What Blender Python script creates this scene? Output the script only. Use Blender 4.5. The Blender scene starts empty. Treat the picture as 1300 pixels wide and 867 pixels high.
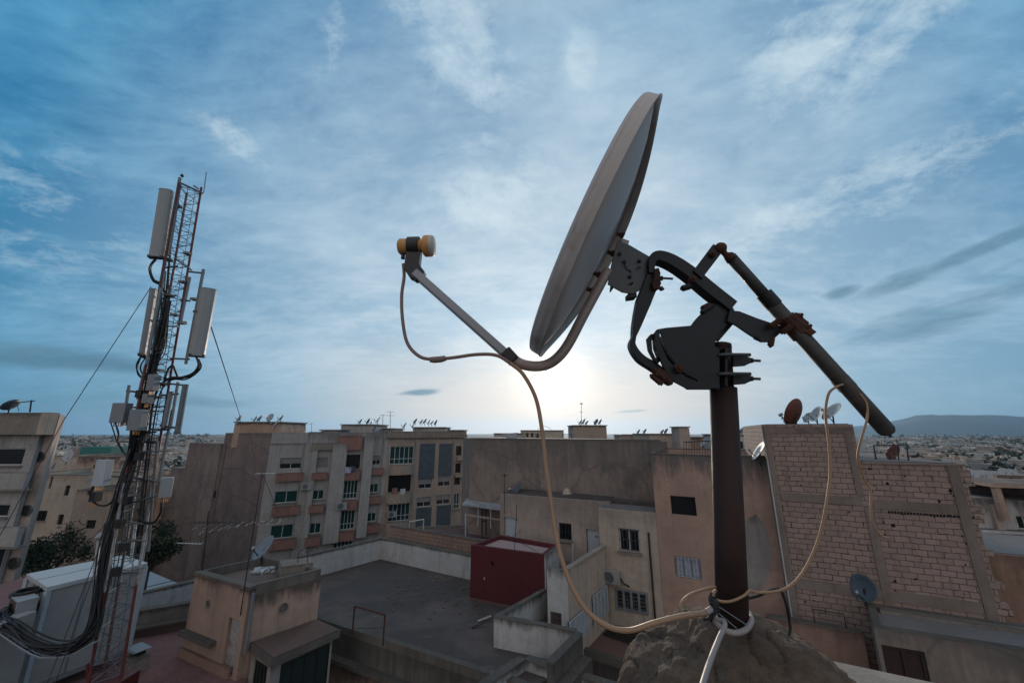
import bpy, bmesh, math, random
from mathutils import Vector, Matrix, noise as mnoise
random.seed(7)
HAZE=7e-5; EXPO=0.0; SUNE=2.3; SUNA=5
SKYT=(.6,1.0,1.35); SKMIX=.85; SK_LOW=(.65,2.7,4.4); SK_HIGH=(.07,1.6,3.8); SK_NEAR=(4.6,6.2,7.4); CL_FAR=(1.45,4.4,6.7); CL_NEAR=(7.2,7.9,8.4); SK_FILL=(9.4,7.6,6.5); VEIL=.75
DK=(.95,2.2,3.2); WH=(6.0,7.4,8.2)
DARKS=[(1190,398,.17,.030,13,1),(1262,308,.12,.014,16,.9),(1140,360,.06,.018,12,.9),(1068,371,.03,.012,6,.9),(50,452,.16,.020,0,1),(225,508,.12,.012,0,.8),(535,498,.045,.007,4,.9),(1290,335,.06,.01,14,.8),(800,522,.05,.004,2,.6)]
WHITES=[(1045,25,.12,.08,32,1),(1150,22,.14,.045,28,.9),(615,186,.07,.03,0,.9),(620,105,.06,.04,50,.8),(738,78,.035,.05,0,.8),(560,15,.20,.09,-40,.8),(298,178,.06,.04,-30,.6),(420,55,.03,.08,-15,.6),(620,250,.16,.09,15,.8),(950,300,.3,.045,15,.8),(1180,220,.28,.035,14,.55),(40,270,.16,.12,0,.4),(500,400,.2,.08,0,.4)]
GLOW=[(1800,16,(1,.90,.72)),(260,5.0,(1,.78,.55)),(45,2.5,(1,.80,.62)),(9,1.3,(1,.90,.80))]
S=bpy.context.scene; C=S.collection; rad=math.radians
F_=470.; TH=math.atan(115/470.); cT,sT=math.cos(TH),math.sin(TH)
# ---------- measuring helpers: direction seen from the camera -> real position at a real height / distance
def R(u,v):
    x=(u-650)/F_; y=(v-433.5)/F_; Y=cT+y*sT; return x/Y,(sT-y*cT)/Y
def PY(u,v,Y): a,b=R(u,v); return Vector((a*Y,Y,b*Y))
def PZ(u,v,z): a,b=R(u,v); Y=z/b; return Vector((a*Y,Y,z))
def HIT(u,v,A,B):
    a,b=R(u,v); d=(B[0]-A[0],B[1]-A[1]); L=math.hypot(*d); d=(d[0]/L,d[1]/L)
    t=(a*A[1]-A[0])/(d[0]-a*d[1]); Y=A[1]+t*d[1]; return t,b*Y,Vector((a*Y,Y,b*Y))
E1=Vector((.905,-.425,0)); E2=Vector((.425,.905,0))
V=Vector
# ---------- mesh builder
ORG={}
def uvbox(me,off):
    uv=me.uv_layers.new(name='UVMap').data
    for p in me.polygons:
        n=p.normal
        if abs(n.z)>.75: t=V((1,0,0)); b=V((0,1,0))
        else: t=V((-n.y,n.x,0)).normalized(); b=V((0,0,1))
        if t.x<0 and abs(n.z)<=.75: t=-t
        for li in p.loop_indices:
            q=me.vertices[me.loops[li].vertex_index].co+off; uv[li].uv=(q.dot(t),q.dot(b))
class MB:
    def __init__(s): s.v=[]; s.f=[]; s.m=[]
    def add(s,vs,fs,mi=0):
        o=len(s.v); s.v+=[V(q) for q in vs]; s.f+=[[i+o for i in f] for f in fs]; s.m+=[mi]*len(fs); return s
    def quad(s,a,b,c,d,mi=0): return s.add([a,b,c,d],[[0,1,2,3]],mi)
    def prism(s,poly,z0,z1,mi=0,top=True,bot=True):
        n=len(poly); ar=sum(poly[i][0]*poly[(i+1)%n][1]-poly[(i+1)%n][0]*poly[i][1] for i in range(n))
        if ar<0: poly=poly[::-1]
        zz=(lambda z,i: z[i] if isinstance(z,(list,tuple)) else z)
        vs=[(p[0],p[1],z0) for p in poly]+[(p[0],p[1],z1) for p in poly]
        fs=[[i,(i+1)%n,n+(i+1)%n,n+i] for i in range(n)]
        if top: fs.append(list(range(n,2*n)))
        if bot: fs.append(list(range(n))[::-1])
        return s.add(vs,fs,mi)
    def box(s,c,x,y,z,mi=0):   # centre, half-axis vectors
        c=V(c);x=V(x);y=V(y);z=V(z)
        if x.cross(y).dot(z)<0: x=-x
        vs=[c+sx*x+sy*y+sz*z for sz in(-1,1) for sy in(-1,1) for sx in(-1,1)]
        return s.add(vs,[[0,2,3,1],[4,5,7,6],[0,1,5,4],[2,6,7,3],[0,4,6,2],[1,3,7,5]],mi)
    def bar(s,a,b,w,h=None,up=(0,0,1),mi=0):
        a=V(a);b=V(b);h=h or w;d=(b-a); L=d.length; d.normalize(); up=V(up)
        if abs(d.dot(up))>.98: up=V((0,1,0))
        x=d.cross(up).normalized(); y=x.cross(d)
        return s.box((a+b)/2,x*w/2,y*h/2,d*L/2,mi)
    def tube(s,pts,r,n=8,caps=True,mi=0):
        pts=[V(p) for p in pts]; k=len(pts); rr=r if isinstance(r,(list,tuple)) else [r]*k
        vs=[];prev=None
        for i,p in enumerate(pts):
            d=(pts[min(i+1,k-1)]-pts[max(i-1,0)]).normalized()
            if prev is None:
                up=V((0,0,1)) if abs(d.z)<.9 else V((1,0,0)); x=d.cross(up).normalized()
            else: x=(prev-d*prev.dot(d)).normalized()
            prev=x; y=d.cross(x)
            for j in range(n):
                a=2*math.pi*j/n; vs.append(p+(x*math.cos(a)+y*math.sin(a))*rr[i])
        fs=[[i*n+j,i*n+(j+1)%n,(i+1)*n+(j+1)%n,(i+1)*n+j] for i in range(k-1) for j in range(n)]
        if caps: fs+= [list(range(n))[::-1],[(k-1)*n+j for j in range(n)]]
        return s.add(vs,fs,mi)
    def lathe(s,c,ax,prof,n=32,mi=0):   # prof: (radius, along)
        c=V(c);ax=V(ax).normalized(); up=V((0,0,1)) if abs(ax.z)<.9 else V((1,0,0)); x=ax.cross(up).normalized(); y=ax.cross(x)
        vs=[c+ax*h+(x*math.cos(2*math.pi*j/n)+y*math.sin(2*math.pi*j/n))*max(r,1e-4) for r,h in prof for j in range(n)]
        k=len(prof)
        return s.add(vs,[[i*n+j,(i+1)*n+j,(i+1)*n+(j+1)%n,i*n+(j+1)%n] for i in range(k-1) for j in range(n)],mi)
    def build(s,name,mat,parent=None,smooth=False,bevel=0,solid=0):
        off=ORG.get(parent.name,V((0,0,0))) if parent else V((0,0,0))
        me=bpy.data.meshes.new(name); me.from_pydata([q-off for q in s.v],[],s.f)
        mats=mat if isinstance(mat,(list,tuple)) else [mat]
        for m in mats: me.materials.append(m)
        for p,mi in zip(me.polygons,s.m): p.material_index=mi; p.use_smooth=smooth
        me.update(); uvbox(me,off)
        o=bpy.data.objects.new(name,me); C.objects.link(o)
        if parent: o.parent=parent
        ORG[o.name]=off
        if solid: m=o.modifiers.new('solid','SOLIDIFY'); m.thickness=solid; m.offset=0
        if bevel:
            m=o.modifiers.new('bevel','BEVEL'); m.width=bevel; m.segments=2; m.limit_method='ANGLE'
        return o
def tag(o,label=None,cat=None,group=None,kind=None):
    if label:o['label']=label
    if cat:o['category']=cat
    if group:o['group']=group
    if kind:o['kind']=kind
    return o
def thing(name,label,cat,loc=(0,0,0),group=None):
    o=bpy.data.objects.new(name,None); C.objects.link(o); o.location=loc; o.empty_display_size=.1; ORG[o.name]=V(loc)
    return tag(o,label,cat,group)
def copy_tree(o,parent=None):
    c=o.copy(); C.objects.link(c)
    if parent: c.parent=parent
    for ch in list(o.children): copy_tree(ch,c)
    return c
def spline(pts,k=6):
    pts=[V(p) for p in pts]; out=[]; P=[pts[0]*2-pts[1]]+pts+[pts[-1]*2-pts[-2]]
    for i in range(1,len(P)-2):
        for j in range(k):
            t=j/k; a,b,c,d=P[i-1],P[i],P[i+1],P[i+2]
            out.append(.5*((2*b)+(c-a)*t+(2*a-5*b+4*c-d)*t*t+(3*b-a-3*c+d)*t**3))
    return out+[pts[-1]]
def plate(name,outline,holes,Y,th,mat,parent,bev=.0015):
    """flat metal plate with real holes, standing in the plane Y=const"""
    cu=bpy.data.curves.new('outline','CURVE'); cu.dimensions='2D'; cu.fill_mode='BOTH'; cu.extrude=th/2; cu.bevel_depth=bev
    for poly in [outline]+list(holes):
        pts=[PY(u,v,Y) for u,v in poly]; sp=cu.splines.new('POLY'); sp.points.add(len(pts)-1); sp.use_cyclic_u=True
        for p,q in zip(sp.points,pts): p.co=(q.x,q.z,0,1)
    t=bpy.data.objects.new('outline',cu); C.objects.link(t); dg=bpy.context.evaluated_depsgraph_get(); dg.update()
    me=bpy.data.meshes.new_from_object(t.evaluated_get(dg)); bpy.data.objects.remove(t); bpy.data.curves.remove(cu)
    m=MB(); m.add([(q.co.x,Y-q.co.z,q.co.y) for q in me.vertices],[list(p.vertices) for p in me.polygons])
    bpy.data.meshes.remove(me)
    return m.build(name,mat,parent)
# ---------- materials
M={}
def nodes(name):
    m=bpy.data.materials.new(name); m.use_nodes=True; nt=m.node_tree; b=nt.nodes['Principled BSDF']; M[name]=m
    return m,nt,b
def N(nt,t,**k):
    n=nt.nodes.new(t)
    for a,b in k.items():
        if a in n.inputs.keys(): n.inputs[a].default_value=b
        else: setattr(n,a,b)
    return n
def mapr(nt,src,a,b,c=0,d=1):
    n=N(nt,'ShaderNodeMapRange'); nt.links.new(src,n.inputs[0])
    for i,x in zip((1,2,3,4),(a,b,c,d)): n.inputs[i].default_value=x
    return n.outputs[0]
def math_(nt,op,a,b=None,c=None):
    n=N(nt,'ShaderNodeMath',operation=op)
    for i,x in enumerate((a,b,c)):
        if x is None: continue
        if isinstance(x,(int,float)): n.inputs[i].default_value=x
        else: nt.links.new(x,n.inputs[i])
    return n.outputs[0]
def mix(nt,f,a,b,blend='MIX'):
    n=N(nt,'ShaderNodeMix',data_type='RGBA',blend_type=blend)
    for i,x in ((0,f),(6,a),(7,b)):
        if isinstance(x,(int,float)): n.inputs[i].default_value=x
        elif isinstance(x,tuple): n.inputs[i].default_value=x+((1,) if len(x)==3 else ())
        else: nt.links.new(x,n.inputs[i])
    return n.outputs[2]
def noise(nt,vec,scale,detail=5,rough=.6,sx=1,sy=1,sz=1):
    if (sx,sy,sz)!=(1,1,1):
        mp=N(nt,'ShaderNodeMapping'); mp.inputs['Scale'].default_value=(sx,sy,sz); nt.links.new(vec,mp.inputs[0]); vec=mp.outputs[0]
    n=N(nt,'ShaderNodeTexNoise',Scale=scale,Detail=detail,Roughness=rough); nt.links.new(vec,n.inputs['Vector']); return n.outputs['Fac']
def bump(nt,b,h,st=.3,dist=.02):
    n=N(nt,'ShaderNodeBump',Strength=st,Distance=dist); nt.links.new(h,n.inputs['Height']); nt.links.new(n.outputs[0],b.inputs['Normal'])
def sc(c,k): return tuple(x*k for x in c)
def plaster(name,col,stain=(.045,.04,.035),amt=.45,top=.82,topamt=.5,patch=.35,cracks=0,rough=.93,bst=.35):
    m,nt,b=nodes(name); tc=N(nt,'ShaderNodeTexCoord'); uv=tc.outputs['UV']
    big=noise(nt,uv,.45,6,.65); c=mix(nt,mapr(nt,big,.35,.68),sc(col,1-patch),sc(col,1.06))
    mid=noise(nt,uv,3.5,5,.7); c=mix(nt,mapr(nt,mid,.42,.72,0,.5),c,sc(col,.62)); c=mix(nt,mapr(nt,noise(nt,uv,1.7,7,.8),.58,.66,0,.35),c,sc(col,.72))
    st=noise(nt,uv,1.6,6,.65,sx=2.6,sy=.22); c=mix(nt,mapr(nt,st,.5,.78,0,amt),c,stain)
    sep=N(nt,'ShaderNodeSeparateXYZ'); nt.links.new(tc.outputs['Generated'],sep.inputs[0])
    st2=noise(nt,uv,2.2,6,.7,sx=2.2,sy=.35)
    g=mapr(nt,sep.outputs[2],top,1.0,-.28,.42); lo_=noise(nt,uv,.7,3,.5); gg=math_(nt,'ADD',math_(nt,'ADD',g,st2),mapr(nt,lo_,.3,.7,-.22,.12)); c=mix(nt,mapr(nt,gg,.5,.85,0,topamt),c,stain)
    blot=noise(nt,uv,1.1,8,.75); c=mix(nt,mapr(nt,blot,.62,.72,0,.3),c,sc(col,1.35))
    if cracks:
        vo=N(nt,'ShaderNodeTexVoronoi',feature='DISTANCE_TO_EDGE',Scale=.55); 
        w=N(nt,'ShaderNodeMixRGB'); w.inputs[0].default_value=.35; nt.links.new(uv,w.inputs[1])
        nz=N(nt,'ShaderNodeTexNoise',Scale=1.2,Detail=6); nt.links.new(uv,nz.inputs['Vector']); nt.links.new(nz.outputs['Color'],w.inputs[2]); nt.links.new(w.outputs[0],vo.inputs['Vector'])
        k=mapr(nt,vo.outputs['Distance'],0,.03,cracks,0); c=mix(nt,k,c,stain)
        br=N(nt,'ShaderNodeTexBrick',Scale=1.0); br.inputs['Brick Width'].default_value=3.1; br.inputs['Row Height'].default_value=2.9; br.inputs['Mortar Size'].default_value=.06; br.inputs['Mortar Smooth'].default_value=1
        nt.links.new(w.outputs[0],br.inputs['Vector']); c=mix(nt,math_(nt,'MULTIPLY',br.outputs['Fac'],.35),c,sc(col,.5))
    nt.links.new(c,b.inputs['Base Color']); b.inputs['Roughness'].default_value=rough
    fine=noise(nt,uv,22,6,.7); bump(nt,b,math_(nt,'ADD',fine,mid),bst,.03); return m
def simple(name,col,rough=.6,metal=0,var=.3,scale=12,bst=.15,dist=.004,dirt=None):
    m,nt,b=nodes(name); tc=N(nt,'ShaderNodeTexCoord'); o=tc.outputs['Object']
    n1=noise(nt,o,scale,6,.65); c=mix(nt,mapr(nt,n1,.3,.7),sc(col,1-var),sc(col,1+var*.4))
    if dirt:
        n2=noise(nt,o,scale*.35,8,.75); c=mix(nt,mapr(nt,n2,dirt[1],dirt[1]+.14),c,dirt[0])
    nt.links.new(c,b.inputs['Base Color']); b.inputs['Roughness'].default_value=rough; b.inputs['Metallic'].default_value=metal
    nt.links.new(mapr(nt,n1,.3,.7,max(rough-.12,0),min(rough+.12,1)),b.inputs['Roughness'])
    bump(nt,b,noise(nt,o,scale*4,5,.7),bst,dist); return m
def bricks(name,c1,c2,mortar,bw,rh,ms=.014,dark=.6,wob=.05,holes=True,bst=.8):
    m,nt,b=nodes(name); tc=N(nt,'ShaderNodeTexCoord'); uv=tc.outputs['UV']
    nz=N(nt,'ShaderNodeTexNoise',Scale=1.7,Detail=5); nt.links.new(uv,nz.inputs['Vector'])
    sub=N(nt,'ShaderNodeVectorMath',operation='SUBTRACT'); nt.links.new(nz.outputs['Color'],sub.inputs[0]); sub.inputs[1].default_value=(.5,.5,.5)
    mul=N(nt,'ShaderNodeVectorMath',operation='SCALE'); nt.links.new(sub.outputs[0],mul.inputs[0]); mul.inputs['Scale'].default_value=wob
    ad=N(nt,'ShaderNodeVectorMath',operation='ADD'); nt.links.new(uv,ad.inputs[0]); nt.links.new(mul.outputs[0],ad.inputs[1])
    br=N(nt,'ShaderNodeTexBrick',Scale=1.0); nt.links.new(ad.outputs[0],br.inputs['Vector'])
    br.inputs['Color1'].default_value=c1+(1,); br.inputs['Color2'].default_value=c2+(1,); br.inputs['Mortar'].default_value=mortar+(1,)
    br.inputs['Brick Width'].default_value=bw; br.inputs['Row Height'].default_value=rh; br.inputs['Mortar Size'].default_value=ms; br.inputs['Mortar Smooth'].default_value=.35; br.offset=.5
    c=br.outputs['Color']; n1=noise(nt,uv,.6,6,.7); c=mix(nt,mapr(nt,n1,.38,.68,0,.5),c,sc(c1,dark))
    n2=noise(nt,uv,9,6,.75); c=mix(nt,mapr(nt,n2,.5,.8,0,.5),c,sc(c1,1.35)); c=mix(nt,mapr(nt,noise(nt,uv,2.3,7,.75),.55,.7,0,.45),c,(mortar[0]*3,mortar[1]*3,mortar[2]*3))
    st=noise(nt,uv,1.6,6,.65,sx=2,sy=.3); c=mix(nt,mapr(nt,st,.52,.8,0,.5),c,(.05,.042,.038))
    h=math_(nt,'MULTIPLY',br.outputs['Fac'],-1.0)
    if holes:
        n3=noise(nt,uv,2.6,3,.5); k=math_(nt,'MULTIPLY',mapr(nt,n3,.6,.66),mapr(nt,br.outputs['Fac'],.0,.6)); c=mix(nt,k,c,(.008,.007,.006)); h=math_(nt,'SUBTRACT',h,math_(nt,'MULTIPLY',k,2))
        n4=noise(nt,uv,3.3,2,.4,sx=1,sy=1.7); k2=mapr(nt,n4,.735,.75); c=mix(nt,k2,c,(.012,.01,.009))
    nt.links.new(c,b.inputs['Base Color']); b.inputs['Roughness'].default_value=.95
    bump(nt,b,math_(nt,'ADD',h,math_(nt,'MULTIPLY',n2,.35)),bst,.02); return m
plaster('plaster_grey',(.34,.31,.28)); plaster('plaster_white',(.50,.49,.475),amt=.5,patch=.2,topamt=.8); plaster('plaster_cream',(.47,.385,.31),amt=.35,patch=.2,topamt=.25,top=.9)
plaster('plaster_beige',(.42,.335,.285),amt=.3,topamt=.25); plaster('plaster_salmon',(.47,.31,.24),amt=.3,top=.85,topamt=.9,patch=.3,stain=(.11,.105,.10)); plaster('plaster_orange',(.36,.225,.165),amt=.4)
plaster('plaster_peach',(.47,.325,.25),amt=.45,top=.8,topamt=.8); plaster('plaster_brown',(.25,.185,.165),amt=.45,cracks=.6,top=.9,topamt=.4,stain=(.09,.075,.07)); plaster('plaster_taupe',(.30,.235,.195),amt=.45,cracks=.5,top=.75,topamt=.5,stain=(.085,.08,.08))
plaster('plaster_tan',(.36,.285,.23),amt=.35,patch=.15,top=.9); plaster('plaster_ash',(.37,.345,.325),amt=.35,patch=.15,top=.88); plaster('plaster_terracotta',(.28,.15,.12),amt=.4,top=.7,patch=.2)
plaster('concrete_brown',(.26,.205,.175),amt=.4,topamt=.1); plaster('paint_maroon',(.095,.015,.018),stain=(.05,.012,.014),amt=.35,top=.95,patch=.2,topamt=.2); plaster('concrete_dark',(.15,.128,.11),amt=.6,stain=(.03,.028,.025)); plaster('concrete',(.27,.235,.20),amt=.5,top=.6)
plaster('moss_concrete',(.19,.165,.14),amt=.7,stain=(.035,.035,.03),patch=.5)
bricks('block_brick',(.37,.265,.22),(.29,.21,.175),(.105,.082,.07),.40,.19,ms=.014,wob=.10)
bricks('small_brick',(.30,.20,.15),(.24,.16,.12),(.12,.10,.09),.36,.2,holes=False)
bricks('red_paving',(.22,.11,.10),(.17,.09,.085),(.08,.055,.05),.22,.11,ms=.006,wob=.02,holes=False,bst=.3,dark=.5)
def floor_mat(name,c1,c2,c3):
    m,nt,b=nodes(name); tc=N(nt,'ShaderNodeTexCoord'); uv=tc.outputs['UV']
    c=mix(nt,mapr(nt,noise(nt,uv,.22,7,.65),.46,.60),c1,c2)
    c=mix(nt,mapr(nt,noise(nt,uv,1.0,9,.8,sx=.8,sy=2.2),.56,.7,0,.7),c,c3); c=mix(nt,mapr(nt,noise(nt,uv,7,6,.8),.45,.8,0,.6),c,sc(c1,.6))
    nt.links.new(c,b.inputs['Base Color']); b.inputs['Roughness'].default_value=.9; bump(nt,b,noise(nt,uv,14,7,.75),.35,.02)
floor_mat('roof_felt',(.060,.050,.046),(.115,.09,.08),(.21,.16,.14)); floor_mat('roof_grey',(.17,.16,.155),(.13,.12,.115),(.24,.22,.20)); floor_mat('roof_pink',(.35,.24,.23),(.30,.21,.20),(.42,.34,.32))
floor_mat('roof_rubble',(.16,.11,.09),(.12,.09,.08),(.28,.24,.21)); floor_mat('asphalt',(.05,.05,.05),(.065,.062,.06),(.08,.075,.07)); floor_mat('tile_dull_red',(.12,.07,.06),(.09,.06,.052),(.19,.13,.11))
simple('galvanised',(.10,.103,.106),.5,.6,.35,18,dirt=((.14,.09,.06),.66)); simple('steel_dark',(.026,.028,.031),.5,.4,.5,10,dirt=((.09,.045,.025),.68)); simple('rust',(.10,.042,.024),.85,.2,.5,20,bst=.5,dirt=((.05,.022,.014),.5))
simple('rust_pole',(.055,.028,.022),.72,.35,.45,9,bst=.25,dirt=((.13,.06,.04),.6)); simple('dish_paint',(.52,.475,.45),.75,0,.10,6,dirt=((.40,.34,.29),.6)); simple('dish_lip',(.50,.445,.41),.55,.1,.2,10,dirt=((.25,.19,.16),.6))
simple('arm_steel',(.30,.31,.33),.5,.5,.2,12); simple('arm_tube',(.42,.33,.29),.55,.3,.25,12); simple('black_plastic',(.022,.023,.025),.45); simple('black_rubber',(.015,.015,.017),.6); simple('lnb_orange',(.62,.31,.10),.5,0,.25,25)
simple('lnb_cap',(.55,.50,.42),.5,0,.15,25); simple('cable_pink',(.36,.215,.125),.55,0,.2,9); simple('cable_white',(.33,.28,.26),.55,0,.2,9); simple('cable_grey',(.25,.17,.14),.5,0,.2,9)
simple('panel_white',(.29,.295,.295),.45,0,.12,3,dirt=((.30,.29,.28),.64)); simple('panel_grey',(.20,.22,.24),.5,.1,.15,4); simple('mast_steel',(.16,.17,.18),.5,.6,.3,8); simple('actuator',(.085,.08,.075),.6,.4,.5,11,bst=.4,dirt=((.20,.13,.09),.55))
simple('shelter_panel',(.30,.295,.285),.5,0,.12,2,dirt=((.34,.34,.34),.62)); simple('white_paint',(.45,.46,.46),.5,0,.12,3,dirt=((.4,.38,.35),.62)); simple('blue_white_paint',(.40,.44,.47),.55,0,.12,3); simple('wood_door',(.36,.34,.32),.7,0,.35,6,dirt=((.18,.07,.04),.53))
simple('dark_wood',(.045,.022,.018),.7,0,.3,8); simple('green_shutter',(.012,.022,.02),.6,0,.3,8); simple('iron',(.03,.03,.032),.6,.4,.3,8); simple('red_steel',(.12,.02,.018),.5,.2,.35,7,dirt=((.08,.03,.02),.62))
simple('blue_panel',(.12,.16,.20),.5,.1,.2,3); simple('teal_sheet',(.02,.16,.14),.6); simple('cyan_cloth',(.02,.42,.62),.7); simple('curtain',(.42,.45,.55),.9,0,.4,9); simple('dark_dish',(.10,.12,.14),.55,.2,.2,5); simple('rust_dish',(.16,.05,.03),.7,.2,.4,5,dirt=((.08,.03,.02),.55))
simple('pale_dish',(.34,.35,.355),.5,.1,.15,5,dirt=((.3,.24,.2),.66)); simple('leaf',(.035,.055,.022),.6,0,.5,3); simple('leaf_dark',(.02,.036,.014),.6,0,.5,3); simple('bark',(.09,.065,.045),.9); simple('wire_steel',(.08,.08,.085),.5,.5)
simple('zinc',(.27,.285,.295),.45,.4,.2,3,dirt=((.2,.14,.1),.66))
def corrugated(name,col):
    m,nt,b=nodes(name); tc=N(nt,'ShaderNodeTexCoord'); w=N(nt,'ShaderNodeTexWave',Scale=3.2,bands_direction='X'); nt.links.new(tc.outputs['UV'],w.inputs['Vector'])
    c=mix(nt,mapr(nt,noise(nt,tc.outputs['UV'],1.2,6,.7),.4,.7),col,sc(col,.6)); nt.links.new(c,b.inputs['Base Color']); b.inputs['Roughness'].default_value=.6; bump(nt,b,w.outputs['Fac'],.8,.05)
corrugated('sheet_metal',(.42,.43,.45))
def slat(name,col,k=9):
    m,nt,b=nodes(name); tc=N(nt,'ShaderNodeTexCoord'); w=N(nt,'ShaderNodeTexWave',Scale=k/6.28,bands_direction='Y',wave_profile='SAW'); nt.links.new(tc.outputs['UV'],w.inputs['Vector'])
    c=mix(nt,mapr(nt,noise(nt,tc.outputs['UV'],2,6,.7),.4,.7),col,sc(col,.7)); nt.links.new(c,b.inputs['Base Color']); b.inputs['Roughness'].default_value=.6; bump(nt,b,w.outputs['Fac'],.9,.03)
slat('shutter_blue',(.13,.165,.20),60); slat('shutter_pale',(.42,.42,.42),70)
def glass(name,col):
    m,nt,b=nodes(name); b.inputs['Base Color'].default_value=col+(1,); b.inputs['Roughness'].default_value=.12; b.inputs['IOR'].default_value=1.5
glass('glass_teal',(.012,.045,.045)); glass('glass_dark',(.012,.014,.016)); glass('glass_blue',(.03,.045,.055))
def mound_mat():
    m,nt,b=nodes('mound_cement'); tc=N(nt,'ShaderNodeTexCoord'); o=tc.outputs['Object']
    c=mix(nt,mapr(nt,noise(nt,o,3.5,8,.7),.35,.65),(.20,.135,.092),(.46,.31,.21)); c=mix(nt,mapr(nt,noise(nt,o,22,8,.8),.45,.75,0,.85),c,(.06,.05,.045))
    c=mix(nt,mapr(nt,noise(nt,o,9,9,.8),.58,.66,0,.6),c,(.36,.31,.26))
    vo=N(nt,'ShaderNodeTexVoronoi',feature='DISTANCE_TO_EDGE',Scale=6); w=N(nt,'ShaderNodeMixRGB'); w.inputs[0].default_value=.25; nt.links.new(o,w.inputs[1]); nz=N(nt,'ShaderNodeTexNoise',Scale=7,Detail=8); nt.links.new(o,nz.inputs['Vector']); nt.links.new(nz.outputs['Color'],w.inputs[2]); nt.links.new(w.outputs[0],vo.inputs['Vector'])
    k=mapr(nt,vo.outputs['Distance'],0,.02,1,0); k=math_(nt,'MULTIPLY',k,mapr(nt,noise(nt,o,4,3,.5),.5,.58)); c=mix(nt,k,c,(.01,.009,.008))
    nt.links.new(c,b.inputs['Base Color']); b.inputs['Roughness'].default_value=.96
    h=math_(nt,'ADD',math_(nt,'MULTIPLY',noise(nt,o,14,9,.75),1.6),math_(nt,'ADD',noise(nt,o,45,9,.85),math_(nt,'MULTIPLY',noise(nt,o,150,5,.7),.6))); h=math_(nt,'SUBTRACT',h,math_(nt,'MULTIPLY',k,1.5)); bump(nt,b,h,1.0,.03)
mound_mat()
def mast_paint():
    m,nt,b=nodes('mast_paint'); g=N(nt,'ShaderNodeNewGeometry'); sp=N(nt,'ShaderNodeSeparateXYZ'); nt.links.new(g.outputs['Position'],sp.inputs[0])
    k=math_(nt,'MULTIPLY',math_(nt,'GREATER_THAN',sp.outputs[2],-4.3),math_(nt,'LESS_THAN',sp.outputs[2],-1.3)); nn=noise(nt,g.outputs['Position'],4,6,.7)
    c=mix(nt,k,(.13,.022,.02),(.36,.36,.36)); c=mix(nt,mapr(nt,nn,.45,.65,0,.85),c,(.09,.06,.05)); nt.links.new(c,b.inputs['Base Color']); b.inputs['Roughness'].default_value=.6
mast_paint()
def city_mat(name,cols):
    m,nt,b=nodes(name); oi=N(nt,'ShaderNodeObjectInfo'); cr=N(nt,'ShaderNodeValToRGB'); cr.color_ramp.interpolation='CONSTANT'
    e=cr.color_ramp.elements
    while len(e)<len(cols): e.new(.5)
    for i,c in enumerate(cols): e[i].position=i/len(cols); e[i].color=c+(1,)
    g=N(nt,'ShaderNodeNewGeometry'); 
    r=math_(nt,'FRACT',math_(nt,'ADD',oi.outputs['Random'],g.outputs['Random Per Island'])); nt.links.new(r,cr.inputs[0])
    nn=noise(nt,g.outputs['Position'],.35,6,.7); c=mix(nt,mapr(nt,nn,.4,.7,0,.6),cr.outputs[0],(.16,.14,.12)); nt.links.new(c,b.inputs['Base Color']); b.inputs['Roughness'].default_value=.95
city_mat('city_wall',[(.42,.38,.33),(.50,.47,.42),(.36,.27,.21),(.33,.22,.16),(.55,.53,.5),(.40,.33,.26),(.28,.25,.23),(.45,.36,.28)])
city_mat('city_roof',[(.26,.24,.22),(.20,.16,.14),(.32,.30,.28),(.24,.15,.12),(.38,.37,.36)])
# ---------- architecture helpers
def xy(p): return V((p[0],p[1],0))
def away(A,B):
    d=(xy(B)-xy(A)).normalized(); n=V((-d.y,d.x,0))
    return n if n.dot(xy(A)+xy(B))>0 else -n
def rect_px(A,B,r):
    u0,v0,u1,v1=r; um,vm=(u0+u1)/2,(v0+v1)/2
    return HIT(u0,vm,A,B)[0],HIT(u1,vm,A,B)[0],HIT(um,v1,A,B)[1],HIT(um,v0,A,B)[1]
def facade(parent,A,B,z0,z1,holes,mat,d=.22,name='wall'):
    A=xy(A);B=xy(B);L=(B-A).length;e=(B-A)/L;n=away(A,B); m=MB()
    P=lambda s,z,k=0: A+e*s+n*k+V((0,0,z))
    H=[(max(a,.02),min(b,L-.02),max(c,z0+.02),min(t,z1-.02)) for a,b,c,t in holes]
    ss=sorted({0,L,*[h[0] for h in H],*[h[1] for h in H]}); zs=sorted({z0,z1,*[h[2] for h in H],*[h[3] for h in H]})
    for i in range(len(ss)-1):
        for j in range(len(zs)-1):
            cs,cz=(ss[i]+ss[i+1])/2,(zs[j]+zs[j+1])/2
            if any(h[0]<cs<h[1] and h[2]<cz<h[3] for h in H): continue
            m.quad(P(ss[i],zs[j]),P(ss[i+1],zs[j]),P(ss[i+1],zs[j+1]),P(ss[i],zs[j+1]))
    for a,b,c,t in H:
        m.quad(P(a,c),P(a,t),P(a,t,d),P(a,c,d)); m.quad(P(b,c),P(b,t),P(b,t,d),P(b,c,d)); m.quad(P(a,c),P(b,c),P(b,c,d),P(a,c,d)); m.quad(P(a,t),P(b,t),P(b,t,d),P(a,t,d))
    m.quad(P(0,z0),P(0,z1),P(0,z1,d),P(0,z0,d)); m.quad(P(L,z0),P(L,z1),P(L,z1,d),P(L,z0,d)); m.quad(P(0,z1),P(L,z1),P(L,z1,d),P(0,z1,d))
    return m.build(name,M[mat],parent)
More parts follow.
